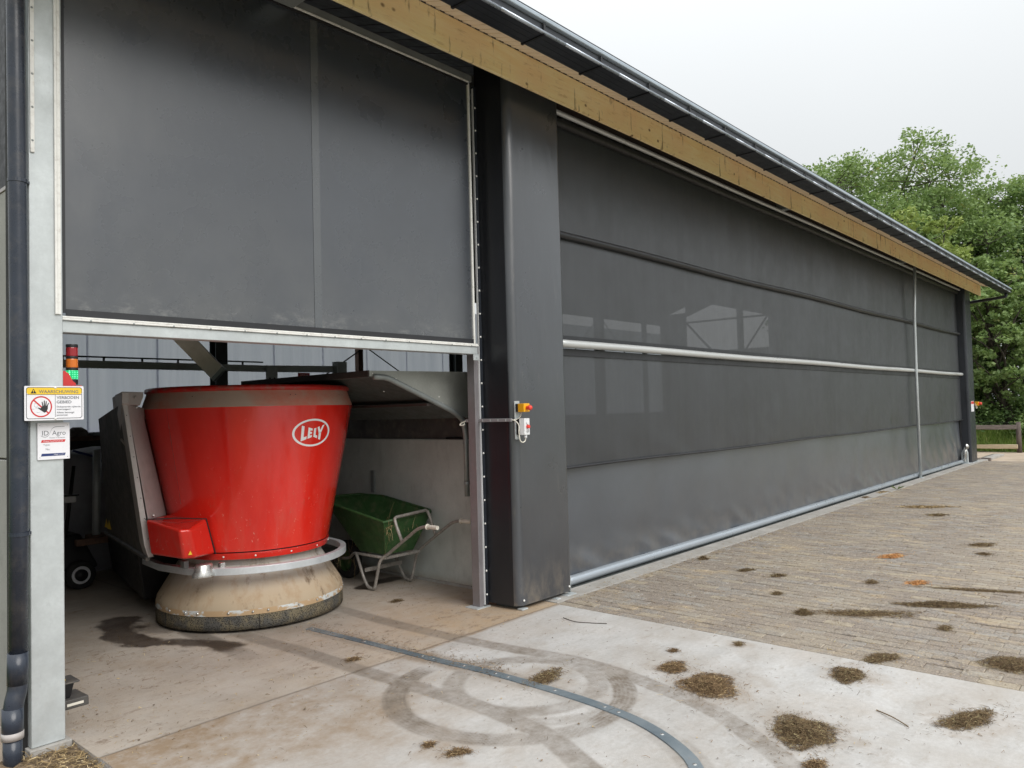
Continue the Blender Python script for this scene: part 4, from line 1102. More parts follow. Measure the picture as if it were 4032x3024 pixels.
# ============================================================ FEEDING ROBOT
TX, TY = 3.383, 5.941
rb = empty('feeding_robot', (TX, TY, 0), 'red conical feed mixing robot with dusty flared skirt in the open bay', 'feeding robot')
def trad(z): return .606 + (z - .526) / (1.68 - .526) * (.834 - .606)
def trad_pt(deg, z, off=0.0):
    a = math.radians(deg); r = trad(z) + off
    return Vector((TX + r * math.cos(a), TY + r * math.sin(a), z))
MB().lathe([(trad(z), z) for z in np.linspace(.578, 1.680, 20)], TX, TY, 128).build('tub', M['red'], rb, smooth=True)
MB().lathe([(.8345, 1.680), (.835, 1.686), (.795, 1.806)], TX, TY, 128).build('top_band', M['dustred'], rb, smooth=False)
o = bpy.data.objects['top_band']; o.data.polygons.foreach_set('use_smooth', [True] * len(o.data.polygons))
MB().lathe([(.795, 1.800), (.810, 1.806), (.815, 1.818), (.812, 1.834), (.800, 1.843), (.782, 1.840), (.774, 1.82)], TX, TY, 128).build('rolled_rim', M['redrim'], rb, smooth=True)
MB().lathe([(.774, 1.83), (.76, 1.7), (.60, .9), (.0, .9)], TX, TY, 64).build('tub_lining', M['greydark'], rb, smooth=True)
MB().lathe([(trad(.520) + .004, .520), (trad(.568) + .007, .568), (trad(.568) - .01, .569)], TX, TY, 128).build('lower_ring', M['red'], rb, smooth=False)
MB().lathe([(trad(.568) - .012, .566), (trad(.578) - .010, .580)], TX, TY, 96).build('shadow_gap', M['black'], rb)
# welded seam
m = MB(); m.tube([trad_pt(-165.6, 1.675, .0005), trad_pt(-168, .95, .0005)], .0025, 6).build('weld_seam', M['redrim'], rb)
for d_, in ((-66,), (-118,), (-92,), (-40,), (-140,)):
    p = trad_pt(d_, .543, .005); MB().dome(p, (math.cos(math.radians(d_)), math.sin(math.radians(d_)), 0), .008, .006).build('bolt', M['alu'], rb)
p = trad_pt(-52, .58, .005)
for d_ in (-58, -62, -96, -99, -150, -36):
    p = Vector((TX + .812 * math.cos(math.radians(d_)), TY + .812 * math.sin(math.radians(d_)), 1.765)); MB().dome(p, (math.cos(math.radians(d_)), math.sin(math.radians(d_)), .3), .004, .002, 6).build('rivet_hole', M['black'], rb)
# neck + flared skirt + rubber
MB().lathe([(.56, .56), (.556, .46)], TX, TY, 96).build('neck', M['skirt'], rb, smooth=True)
SX_, SY_ = TX - .01, TY
MB().lathe([(.558, .47), (.590, .42), (.638, .345), (.688, .265), (.715, .222), (.728, .198), (.735, .168)], SX_, SY_, 128).build('skirt', M['skirt'], rb, smooth=True)
MB().lathe([(.735, .168), (.737, .150), (.738, .128)], SX_, SY_, 128).build('skirt_lip', M['lip'], rb, smooth=True)
MB().lathe([(.731, .134), (.733, .13), (.738, .06), (.737, .022), (.728, .02)], SX_, SY_, 128).build('rubber_edge', M['honey'], rb, smooth=True)
for k in range(22):
    a = math.radians(-190 + 13.5 * k + (3 if k % 3 else -2)); MB().dome((SX_ + .738 * math.cos(a), SY_ + .738 * math.sin(a), .150), (math.cos(a), math.sin(a), 0), .010, .009).build('bolt', M['cast'], rb, smooth=True)
for d_ in (-116, -178, -48):
    a = math.radians(d_); MB().tube([(SX_ + .739 * math.cos(a), SY_ + .739 * math.sin(a), .13), (SX_ + .739 * math.cos(a), SY_ + .739 * math.sin(a), .024)], .0025, 6).build('rubber_joint', M['black'], rb)
# bumper ring: circular on the right, straight legs at the left
pts = []
for k in range(64):
    a = math.radians(70 - (70 + 152) * k / 63)
    pts.append(Vector((TX + .0 + .738 * math.cos(a), TY + .738 * math.sin(a), 0)))
pts.append(Vector((2.70, 5.70, 0))); pts.append(Vector((2.655, 6.02, 0))); pts.append(Vector((2.70, 6.42, 0)))
m = MB(); n = len(pts); vs = []
for i, p in enumerate(pts):
    t_ = (pts[min(i + 1, n - 1)] - pts[max(i - 1, 0)]).normalized(); nn = Vector((-t_.y, t_.x, 0))
    for (o1, z1) in ((-.024, .432), (.024, .432), (.024, .486), (-.024, .486)):
        vs.append((p.x + nn.x * o1, p.y + nn.y * o1, z1))
m.add(vs, [(i * 4 + a, i * 4 + (a + 1) % 4, (i + 1) * 4 + (a + 1) % 4, (i + 1) * 4 + a) for i in range(n - 1) for a in range(4)] + [(0, 1, 2, 3), (4 * n - 4, 4 * n - 3, 4 * n - 2, 4 * n - 1)])
m.build('bumper_ring', M['barring'], rb, bevel=.004)
# cast bracket on the bumper, front left
bx, by = 2.735, 5.50
m = MB(); vs = []
for (r_, z_) in ((.082, .436), (.084, .450), (.066, .478), (.060, .520), (.054, .526), (.0, .527)):
    for k in range(20):
        a = 2 * PI * k / 20; vs.append((bx + r_ * 1.05 * math.cos(a), by + r_ * .8 * math.sin(a), z_))
m.add(vs, [(i * 20 + k, i * 20 + (k + 1) % 20, (i + 1) * 20 + (k + 1) % 20, (i + 1) * 20 + k) for i in range(5) for k in range(20)])
m.build('bumper_bracket', M['cast'], rb, smooth=True)
MB().box(2.84, 2.88, 5.45, 5.50, .475, .52).build('bracket_lug', M['cast'], rb, bevel=.006)
MB().box(2.66, 2.70, 5.66, 5.72, .484, .54).build('bumper_mount', M['galvd'], rb, bevel=.006)
# red gearbox cover bulging out of the cone
A = {'tl': (2.425, 5.76, .872), 'fl': (2.475, 5.335, .822), 'tr': (2.795, 5.575, .845), 'bl': (2.44, 5.72, .618), 'bf': (2.535, 5.395, .600), 'br': (2.87, 5.585, .570), 'bk': (2.78, 6.05, .86), 'bkb': (2.84, 6.05, .58)}
top = [A['tl'], A['fl'], (2.555, 5.320, .818), A['tr'], A['bk']]
bot = [A['bl'], A['bf'], (2.625, 5.385, .600), A['br'], A['bkb']]
m = MB(); n = 5
m.add(bot + top, [tuple(range(n))[::-1], tuple(range(n, 2 * n))] + [(i, (i + 1) % n, n + (i + 1) % n, n + i) for i in range(n)])
m.build('gearbox_cover', M['red'], rb, bevel=.022, seg=4)
MB().tube([A['tl'], (2.62, 5.70, .862), A['tr'], A['br']], .005, 6).build('cover_seal', M['black'], rb)
m = MB(); m.add([(2.556, 5.372, .632), (2.586, 5.370, .632), (2.571, 5.368, .662)], [(0, 1, 2)]); m.build('warning_triangle', M['syellow'], rb)
# grey front panel and pale edge strip at the left of the cone
m = MB(); m.prism([(2.318, 5.79, 1.715), (2.527, 6.0, 1.691), (2.527, 6.0, 1.60), (2.70, 6.03, .850), (2.462, 5.80, .862)], (.06, .24, 0)).build('front_panel', M['greypaint'], rb, bevel=.004)
m = MB(); m.prism([(2.285, 5.79, 1.72), (2.318, 5.79, 1.72), (2.475, 5.79, .66), (2.50, 5.80, .585), (2.46, 5.80, .585), (2.43, 5.795, .68)], (.05, .20, 0)).build('edge_strip', M['alu'] if False else M['greypaint'], rb, bevel=.003)
d_ = Vector((.198, .98, 0))
def back(p, t, dz=0.0): return (p[0] + d_.x * t, p[1] + d_.y * t, p[2] + dz)
nt_, nb_ = (2.30, 5.82, 1.735), (2.475, 5.83, .575)
m = MB().hexa([nb_, (2.72, 6.42, .575), back((2.85, 6.42, .575), 1.25), back(nb_, 1.70), nt_, (2.62, 6.42, 1.72), back((2.75, 6.42, 1.66), .9), back((2.34, 5.82, 1.62), 1.30)])
m.hexa([(2.90, 6.75, .5), (3.9, 6.75, .5), (4.1, 7.85, .5), (3.1, 7.85, .5), (2.85, 6.8, 1.6), (3.9, 6.8, 1.6), (4.1, 7.7, 1.6), (3.0, 7.7, 1.6)])
m.build('side_panel', M['greydark'], rb, bevel=.004)
m = MB(); m.prism([(2.272, 5.77, 1.806), (2.272, 5.77, 1.725), back((2.36, 5.77, 1.36), .60), back((2.33, 5.77, 1.60), .62), back((2.28, 5.77, 1.775), .42)], (.05, .0, 0)).build('side_hood', M['greypaint'], rb, bevel=.004)
MB().prism([(2.272, 5.765, 1.806), (2.455, 5.84, 1.806), (2.452, 5.84, 1.77), (2.425, 5.83, 1.708), (2.285, 5.77, 1.716)], (.08, .34, -.01)).build('front_hood', M['greypaint'], rb, bevel=.005)
MB().prism([(2.272, 5.77, 1.808), (2.455, 5.84, 1.808), (2.66, 6.40, 1.80), back((2.28, 5.77, 1.776), .42)], (0, 0, -.006)).build('hood_top', M['greypaint'], rb)
for p in ((2.375, 5.795, 1.768), (2.392, 5.812, 1.695), (2.515, 5.83, .885)):
    MB().dome(p, (-.35, -.94, 0), .011, .008).build('bolt', M['cast'], rb, smooth=True)
for k in range(7):
    f_ = .06 + k * .145; MB().dome((2.300 + .165 * f_ + .002, 5.788, 1.70 - 1.05 * f_), (-.3, -.95, 0), .004, .002, 6).build('rivet', M['black'], rb)
MB().tube([back((2.325, 5.82, 1.46), .22), back((2.375, 5.82, 1.36), .10)], .008, 8).build('latch_bar', M['greypaint'], rb)
for t_ in (1.42, 1.56):
    q = back((2.455, 5.83, .64), t_); m = MB(); m.add([(q[0] - .012, q[1] - .055, q[2]), (q[0] - .004, q[1] + .055, q[2]), (q[0] - .010, q[1], q[2] + .085)], [(0, 1, 2)]); m.build('warning_triangle', M['syellow'], rb)
MB().tube([back((2.47, 5.83, .57), 0), back((2.47, 5.83, .57), 1.72)], .018, 6).build('lower_flange', M['greydark'], rb)
MB().hexa([(2.72, 6.5, .12), (3.5, 6.5, .12), (3.8, 8.0, .12), (3.05, 8.0, .12), (2.62, 6.4, .55), (3.6, 6.4, .55), (3.9, 8.1, .55), (2.95, 7.9, .55)]).build('chassis', M['black'], rb, bevel=.02)
MB().box(2.68, 3.3, 7.86, 7.93, .43, .49).build('rear_bar', M['yrust'], rb, bevel=.006)
MB().tube([(2.90, 8.0, .50), (2.915, 8.0, 1.325)], .036, 14).build('mast', M['galv'], rb, smooth=True)
MB().box(2.84, 3.2, 7.93, 8.12, .44, .50).build('mast_foot', M['yrust'], rb, bevel=.004)
# roundel with lettering, wrapped on the cone
def onto(poly_sets, name, mat, uc=-84.6, zc=1.466, uw=13.2, vh=.108):
    m = MB()
    for P in poly_sets:
        vs = []
        for (u, v) in P:
            z = zc + v * vh; a = uc + u * uw; vs.append(trad_pt(a, z, .0018))
        m.add(vs, [tuple(range(len(P)))])
    return m.build(name, mat, rb)
rings = []
N_ = 72
for k in range(N_):
    a, b = 2 * PI * k / N_, 2 * PI * (k + 1) / N_
    rings.append([(math.cos(a), math.sin(a)), (math.cos(b), math.sin(b)), (math.cos(b) * .895, math.sin(b) * .865), (math.cos(a) * .895, math.sin(a) * .865)])
onto(rings, 'logo_ring', M['logo'])
Lp = [[(-.58, .53), (-.45, .47), (-.45, -.53), (-.58, -.60)], [(-.45, -.31), (-.30, -.25), (-.30, -.45), (-.45, -.53)]]
Ep = [[(-.25, .39), (-.14, .34), (-.14, -.38), (-.25, -.43)], [(-.14, .34), (-.03, .29), (-.03, .14), (-.14, .16)], [(-.14, .06), (-.045, .05), (-.045, -.08), (-.14, -.09)], [(-.14, -.20), (-.03, -.16), (-.03, -.32), (-.14, -.38)]]
L2 = [[(.05, .29), (.165, .34), (.165, -.37), (.05, -.31)], [(.165, -.19), (.265, -.23), (.265, -.42), (.165, -.37)]]
Yp = [[(.23, .38), (.335, .44), (.445, .02), (.335, -.08)], [(.50, .49), (.63, .58), (.47, -.02), (.38, .05)], [(.335, -.08), (.47, .0), (.46, -.55), (.335, -.49)]]
onto(Lp + Ep + L2 + Yp, 'logo_lettering', M['logo'])

# ============================================================ FLOOR GUIDE STRIP
gs = empty('guide_strip', (3.4, 3.8, 0), 'bolted steel guide strip curving out of the bay over the concrete', 'guide strip')
t = NT('guide_strip_steel')
b_ = t.mix(t.noise(3.0, 5, .6, t.pos(1, 1, 1)), (.115, .155, .185), (.29, .33, .355))
b_ = t.mix(t.noise(16, 5, .7, None, 0, .6, .58, .74), b_, (.32, .26, .19))
t.set(base=b_, rough=.42, metal=.35); M['guide'] = t.m
def strip_seg(pts, w, z0, z1, name='strip_plate'):
    P = [Vector((a, b, 0)) for a, b in pts]; n = len(P); vs = []
    for i, p in enumerate(P):
        t_ = (P[min(i + 1, n - 1)] - P[max(i - 1, 0)]).normalized(); nn = Vector((-t_.y, t_.x, 0)) * (w / 2)
        for s_, z in ((-1, z0), (1, z0), (.94, z1), (-.94, z1)): vs.append((p.x + nn.x * s_, p.y + nn.y * s_, z))
    m = MB(); m.add(vs, [(i * 4 + a, i * 4 + (a + 1) % 4, (i + 1) * 4 + (a + 1) % 4, (i + 1) * 4 + a) for i in range(n - 1) for a in range(4)] + [(0, 3, 2, 1), (4 * n - 4, 4 * n - 3, 4 * n - 2, 4 * n - 1)])
    return m.build(name, M['guide'], gs)
Q = GUIDE; L_ = [0]
for a, b in zip(Q[:-1], Q[1:]): L_.append(L_[-1] + math.hypot(b[0] - a[0], b[1] - a[1]))
def at(s):
    for i in range(len(L_) - 1):
        if L_[i + 1] >= s: f = (s - L_[i]) / (L_[i + 1] - L_[i] + 1e-9); return (Q[i][0] + (Q[i + 1][0] - Q[i][0]) * f, Q[i][1] + (Q[i + 1][1] - Q[i][1]) * f)
    return Q[-1]
cuts = [0, 1.245, 1.86, 2.68, 3.45, L_[-1]]
for i in range(len(cuts) - 1):
    n_ = 14; seg_ = [at(cuts[i] + .003 + (cuts[i + 1] - cuts[i] - .006) * k / n_) for k in range(n_ + 1)]
    strip_seg(seg_, .068 if i else .060, .0015, .0065 if i else .005)
    for s_ in (cuts[i] + .05, (cuts[i] + cuts[i + 1]) / 2, cuts[i + 1] - .05):
        x_, y_ = at(s_); MB().dome((x_, y_, .006), (0, 0, 1), .011, .0035, 10).build('bolt', M['cast'], gs)

# ============================================================ WHEELBARROW
wb = empty('wheelbarrow', (4.6, 5.5, 0), 'green wheelbarrow with ivory handle grips parked against the concrete wall', 'wheelbarrow')
rim = [(4.30, 5.35, .645), (4.875, 5.35, .680), (4.90, 6.10, .775), (4.80, 6.36, .79), (4.36, 6.36, .80), (4.26, 6.10, .775)]
bt = [(4.41, 5.47, .330), (4.74, 5.47, .330), (4.74, 5.84, .330), (4.72, 5.88, .335), (4.44, 5.88, .335), (4.41, 5.84, .330)]
def inset(P, q, dz): 
    c = sum((Vector(p) for p in P), Vector()) / len(P); return [tuple(Vector(p) + (c - Vector(p)).normalized() * q + Vector((0, 0, dz))) for p in P]
m = MB(); n = 6; ri = inset(rim, .012, -.002); bi = inset(bt, .01, .012)
m.add(rim + bt + ri + bi, [(i, (i + 1) % n, n + (i + 1) % n, n + i) for i in range(n)] + [tuple(range(n, 2 * n))] + [(2 * n + i, 3 * n + i, 3 * n + (i + 1) % n, 2 * n + (i + 1) % n) for i in range(n)] + [tuple(range(3 * n, 4 * n))] + [(i, 2 * n + i, 2 * n + (i + 1) % n, (i + 1) % n) for i in range(n)])
m.build('tray', M['green'], wb, bevel=.018, seg=3)
pr = []
for i in range(6):
    a, b = Vector(rim[i]), Vector(rim[(i + 1) % 6]); pr += [a, a.lerp(b, .5)]
pr.append(Vector(rim[0])); pr.append(Vector(rim[0]).lerp(Vector(rim[1]), .02))
MB().tube(round_corners(pr, .05, 4), .013, 8).build('tray_rim', M['green'], wb, smooth=True)
def handle(s):
    X = 4.40 if s < 0 else 4.80; xf = 4.37 if s < 0 else 4.81
    path = [(X, 4.80, .630), (X, 4.93, .628), (X, 5.02, .60), (X + .0, 5.42, .345), (xf, 5.50, .29), (xf, 5.58, .035), (xf, 5.60, .018), (xf, 5.68, .022), (xf, 5.74, .10), (xf + (.01 if s < 0 else -.01), 5.86, .315)]
    MB().tube(round_corners(path, .07, 5), .0145, 10).build('frame_tube', M['barrowtube'], wb, smooth=True)
    m = MB().tube([(X, 4.765, .631), (X, 4.78, .631), (X, 4.885, .629), (X, 4.887, .629), (X, 4.893, .629)], .019, 14, rad=[.0175, .0185, .0185, .0265, .0265]); m.build('grip', M['grip'], wb, smooth=False)
handle(-1); handle(1)
MB().tube(round_corners([(4.40, 5.225, .47), (4.395, 5.30, .62), (4.40, 5.325, .675), (4.79, 5.325, .700), (4.80, 5.30, .64), (4.80, 5.225, .47)], .06, 5), .0145, 10).build('hoop', M['barrowtube'], wb, smooth=True)
MB().hexa([(4.37, 5.72, .155), (4.81, 5.72, .155), (4.81, 5.726, .155), (4.37, 5.726, .155), (4.37, 5.72, .19), (4.81, 5.72, .19), (4.81, 5.726, .19), (4.37, 5.726, .19)]).build('cross_strap', M['barrowtube'], wb)
MB().box(4.40, 4.80, 5.44, 5.47, .295, .318).build('cross_strap', M['barrowtube'], wb, bevel=.003)
MB().tube(round_corners([(4.40, 5.45, .305), (4.42, 5.95, .30), (4.50, 6.12, .22), (4.50, 6.28, .20)], .06), .013, 8).build('frame_tube', M['barrowtube'], wb, smooth=True)
MB().tube(round_corners([(4.78, 5.45, .305), (4.76, 5.95, .30), (4.66, 6.12, .22), (4.66, 6.28, .20)], .06), .013, 8).build('frame_tube', M['barrowtube'], wb, smooth=True)
def wheel(name, c, R, w, parent, tyre, rimm, rimr=.62, ax='x'):
    vs = []; prof = [(R * .62, -w / 2), (R * .9, -w / 2), (R, -w / 4), (R, w / 4), (R * .9, w / 2), (R * .62, w / 2)]
    m = MB(); n = 28
    for (r_, x_) in prof:
        for k in range(n): a = 2 * PI * k / n; vs.append((c[0] + x_, c[1] + r_ * math.cos(a), c[2] + r_ * math.sin(a)) if ax == 'x' else (c[0] + r_ * math.cos(a), c[1] + x_, c[2] + r_ * math.sin(a)))
    m.add(vs, [(i * n + k, i * n + (k + 1) % n, (i + 1) * n + (k + 1) % n, (i + 1) * n + k) for i in range(5) for k in range(n)])
    o = m.build(name, M['blackb'] if tyre is None else tyre, parent, smooth=True)
    m = MB(); vs = []; prof = [(0, -w * .30), (R * .2, -w * .32), (R * .25, -w * .18), (R * .55, -w * .2), (R * rimr, -w * .46), (R * rimr, w * .46), (0, w * .3)]
    for (r_, x_) in prof:
        for k in range(n): a = 2 * PI * k / n; vs.append((c[0] + x_, c[1] + r_ * math.cos(a), c[2] + r_ * math.sin(a)) if ax == 'x' else (c[0] + r_ * math.cos(a), c[1] + x_, c[2] + r_ * math.sin(a)))
    m.add(vs, [(i * n + k, i * n + (k + 1) % n, (i + 1) * n + (k + 1) % n, (i + 1) * n + k) for i in range(6) for k in range(n)])
    m.build('wheel_rim', rimm, o, smooth=True)
    return o
wheel('wheel', (4.58, 6.26, .185), .185, .085, wb, None, M['green'])

# ============================================================ HOPPER OVER THE BARROW
hp = empty('feed_hopper', (4.4, 5.6, 1.5), 'galvanised hopper tray mounted above the wheelbarrow beside the red tub', 'hopper')
P = [(3.67, 1.932), (3.67, 1.888), (3.815, 1.890), (4.55, 1.612), (4.70, 1.545), (4.945, 1.53), (4.945, 1.945)]
MB().prism([(x, 4.70, z) for x, z in P], (0, .004, 0)).build('end_plate', M['galvh'], hp)
U = [(3.67, 1.932), (3.67, 1.888), (3.815, 1.890), (4.28, 1.714), (4.55, 1.612), (4.70, 1.545)]
for i in range(len(U) - 1):
    (xa, za), (xb, zb) = U[i], U[i + 1]
    m = MB(); m.hexa([(xa, 4.705, za - .003), (xb, 4.705, zb - .003), (xb, 6.60, zb - .003), (xa, 6.60, za - .003), (xa, 4.705, za), (xb, 4.705, zb), (xb, 6.60, zb), (xa, 6.60, za)]).build('bottom_sheet', M['steeld'], hp)  # darker than the end plate: the underside's shade is put into the colour
MB().box(3.66, 3.675, 4.705, 6.6, 1.885, 1.935).build('edge_channel', M['brown'], hp, bevel=.003)
MB().box(4.26, 4.36, 4.71, 6.6, 1.655, 1.675).build('cross_rail', M['brown'], hp)
MB().tube(round_corners([(3.70, 4.69, 1.885), (3.83, 4.69, 1.882), (4.55, 4.69, 1.600), (4.665, 4.70, 1.53), (4.715, 4.72, 1.40), (4.715, 4.72, .865)], .09, 6), .023, 12).build('support_tube', M['galvd'], hp, smooth=True)
for z in (.98, 1.33):
    m = MB(); m.lathe([(.026, z - .012), (.028, z - .012), (.028, z + .012), (.026, z + .012)], 4.715, 4.72, 14); m.box(4.74, 4.78, 4.715, 4.73, z - .008, z + .008); m.build('tube_clamp', M['galvd'], hp)
for x_, z_ in ((3.70, 1.91), (3.93, 1.872), (4.10, 1.80), (4.30, 1.722), (4.345, 1.70), (4.43, 1.672), (4.58, 1.60), (4.39, 1.728)):
    MB().dome((x_, 4.699, z_), (0, -1, 0), .007, .004).build('bolt', M['alu'], hp)
for y_ in (5.0, 5.5, 6.0):
    MB().dome((4.05 + .1 * (y_ - 5), y_, 1.785), (-.3, 0, -1), .007, .006).build('bolt', M['alu'], hp)
# bracket pipe behind tub
pb = MB().box(4.93, 4.954, 6.28, 6.33, .80, 1.02).build('wall_bracket', M['galvd']); tag(pb, 'short galvanised bracket on the concrete wall between tub and barrow', 'bracket')
tl = MB().tube([(4.98, 4.74, 1.352), (4.98, 5.12, 1.352)], .006, 8).tube([(4.98, 5.05, 1.354), (4.98, 5.24, 1.354)], .012, 8).build('hand_tool', M['black']); tag(tl, 'slim black handled tool lying on the concrete wall top', 'tool')
# gantry rail
ga = empty('gantry_rail', (3.1, 8, 2.1), 'dark steel rail with cable running across behind the red tub', 'rail')
MB().box(1.3, 4.80, 7.98, 8.06, 2.12, 2.192).build('rail_beam', M['raild'], ga, bevel=.004)
MB().box(1.3, 4.72, 8.0, 8.02, 2.222, 2.237).build('cable_tray', M['black'], ga)
for k in range(9): MB().box(1.5 + .37 * k, 1.515 + .37 * k, 8.0, 8.02, 2.193, 2.222).build('spacer', M['black'], ga)
MB().hexa([(4.80, 7.94, 2.12), (4.86, 8.06, 2.12), (5.58, 7.86, 2.12), (5.52, 7.74, 2.12), (4.80, 7.94, 2.192), (4.86, 8.06, 2.192), (5.58, 7.86, 2.192), (5.52, 7.74, 2.192)]).build('rail_arm', M['raild'], ga, bevel=.004)
MB().box(4.72, 4.86, 7.93, 7.95, 1.95, 2.19).build('end_plate', M['raild'], ga)
MB().box(5.50, 5.64, 7.66, 7.76, 1.93, 2.24).build('end_plate', M['raild'], ga)
for x_, y_ in ((4.76, 7.93), (4.82, 7.93), (5.54, 7.66), (5.60, 7.66)):
    MB().dome((x_, y_, 2.04), (0, -1, 0), .012, .01).build('bolt', M['black'], ga)
dg_ = empty('danger_label', (5.2, 7.85, 1.98), 'small danger label with dark red header below the steel rail', 'sign')
MB().box(5.06, 5.22, 7.82, 7.824, 1.90, 2.105).build('plate', M['signw'], dg_)
MB().box(5.06, 5.22, 7.817, 7.819, 2.045, 2.105).build('header_band', M['sred'], dg_)
text_obj('GEVAAR', 'lettering', M['signw'], dg_, 5.085, 2.062, .11, .026, 7.815)
m = MB(); ringpoly(m, ell(5.10, 1.985, .03, .03, 20), ell(5.10, 1.985, .024, .024, 20), 7.818).build('pictogram', M['sblack'], dg_)
# discharge chute hanging from above
M['chute'] = simple('dusty_chute', (.80, .74, .67), .5, .05, .12, 5, dirt=(.5, .42, .34), dirtamt=.4)
ch = empty('discharge_chute', (3.1, 6, 2.0), 'dusty square steel chute slanting down above the red tub', 'chute')
a_, b_ = Vector((2.40, 6, 2.57)), Vector((3.085, 6, 1.905))
dv = (b_ - a_).normalized(); nv = Vector((-dv.z, 0, dv.x)) * .14
if nv.x < 0: nv = -nv
q0, q1, q2, q3 = a_, b_, b_ + nv, a_ + nv
MB().prism([tuple(q0), tuple(q1), tuple(q2), tuple(q3)], (.07, .10, .0)).build('duct', M['chute'], ch, bevel=.006)
MB().prism([tuple(q1 - dv * .03 + Vector((-.002, -.002, -.002))), tuple(q1 + Vector((-.002, -.002, -.002))), tuple(q2 + Vector((0, -.002, .002))), tuple(q2 - dv * .03 + Vector((0, -.002, .002)))], (.075, .105, 0)).build('outlet_lip', M['galvd'], ch)

# ============================================================ THINGS DEEP IN THE SHED
bg_ = empty('bulk_bag', (3.3, 9.3, 0), 'pale woven bulk bag with dark seam standing in the gloom behind', 'bag')
me = bpy.data.meshes.new('bag_body'); bm = bmesh.new()
bmesh.ops.create_cube(bm, size=1.0); bmesh.ops.subdivide_edges(bm, edges=bm.edges[:], cuts=7, use_grid_fill=True)
for v in bm.verts:
    p = v.co; r = max(abs(p.x), abs(p.y)); k = 1 + .16 * math.cos(p.z * PI) ; v.co = Vector((p.x * .98 * k * 1.0, p.y * .98 * k, (p.z + .5) * 1.30 - .12 * (p.x ** 2 + p.y ** 2) * (p.z > .3)))
    v.co += Vector((math.sin(p.z * 9 + p.y * 5) * .02, math.sin(p.z * 11 + p.x * 7) * .025, math.sin(p.x * 9) * .02 * (p.z > .3)))
bm.to_mesh(me); bm.free(); me.materials.append(M['bagw']); me.polygons.foreach_set('use_smooth', [True] * len(me.polygons))
o = bpy.data.objects.new('bag_body', me); COL.objects.link(o); o.parent = bg_
MB().tube(smooth_path([(2.95, 8.75, 1.30), (3.25, 8.72, 1.15), (3.42, 8.72, .7), (3.45, 8.74, .1)], 5), .012, 6).build('seam_cord', M['sblue'], bg_)
sb = empty('supply_bench', (3.1, 11.4, 0), 'dark workbench with clutter along the rear wall', 'workbench')
MB().box(2.6, 4.9, 11.2, 11.8, 1.34, 1.40).build('bench_top', M['yrust'], sb); MB().box(2.65, 4.85, 11.25, 11.75, 0, 1.34).build('bench_body', M['dark'], sb)
MB().box(4.05, 4.4, 11.25, 11.45, 1.401, 1.45).build('metal_tray', M['galvd'], sb, bevel=.01)
MB().dome((3.9, 11.4, 1.401), (0, 0, 1), .16, .13).build('rag_heap', M['oldwood'], sb, smooth=True)
ptk = empty('hand_cart', (2.72, 8.2, 0), 'black wheeled hand cart with white rimmed wheel left of the robot', 'cart')
wheel('wheel', (2.755, 8.0, .14), .135, .06, ptk, None, M['white'], .84, 'y')
MB().tube([(2.755, 7.95, .14), (2.755, 7.99, .14)], .055, 14).build('hub', M['black'], ptk, smooth=True)
MB().hexa([(2.55, 8.05, .18), (2.95, 8.05, .18), (2.95, 8.6, .18), (2.55, 8.6, .18), (2.55, 8.1, .52), (2.80, 8.1, .52), (2.80, 8.5, .52), (2.55, 8.5, .52)]).build('body', M['black'], ptk, bevel=.03)
MB().tube([(2.62, 7.98, .5), (2.70, 7.98, 1.18)], .017, 10).build('handle', M['black'], ptk, smooth=True)
MB().box(2.50, 2.70, 7.92, 8.0, .84, .90).build('handle_cap', M['white'], ptk, bevel=.01)
MB().box(2.50, 2.72, 7.91, 8.01, .902, .915).build('cap_lid', M['black'], ptk)
# black tub on a plastic block by the post
bb_ = empty('plastic_block', (1.6, 4.8, 0), 'flat grey plastic block with pale slots on the floor behind the post', 'block')
MB().hexa([(1.36, 4.74, 0), (1.676, 4.742, 0), (1.668, 4.92, 0), (1.35, 4.92, 0), (1.36, 4.74, .052), (1.674, 4.742, .052), (1.666, 4.92, .052), (1.35, 4.92, .052)]).build('slab', M['greydark'], bb_, bevel=.006)
for x_ in (1.46, 1.56):
    MB().box(x_, x_ + .085, 4.737, 4.7395, .018, .032).build('slot', M['cable'], bb_)
bt_ = empty('black_tub', (1.56, 4.82, .052), 'small black plastic tub with flat lid on the grey block', 'tub')
MB().hexa([(1.40, 4.775, .053), (1.590, 4.775, .053), (1.590, 4.88, .053), (1.40, 4.88, .053), (1.38, 4.76, .135), (1.606, 4.76, .135), (1.606, 4.89, .135), (1.38, 4.89, .135)]).build('body', M['black'], bt_, bevel=.006)
MB().box(1.37, 1.632, 4.752, 4.90, .136, .146).build('lid', M['greydark'], bt_, bevel=.004)
tg = MB().hexa([(1.535, 4.80, .147), (1.556, 4.80, .147), (1.556, 4.82, .147), (1.535, 4.82, .147), (1.53, 4.80, .185), (1.552, 4.80, .185), (1.552, 4.82, .185), (1.53, 4.82, .185)]).build('orange_tag', M['button'], None, bevel=.005); tag(tg, 'tiny orange and yellow tag on the black tub lid', 'tag')
MB().box(1.553, 1.572, 4.795, 4.81, .147, .158).build('tag_tip', M['syellow'], tg, bevel=.003)
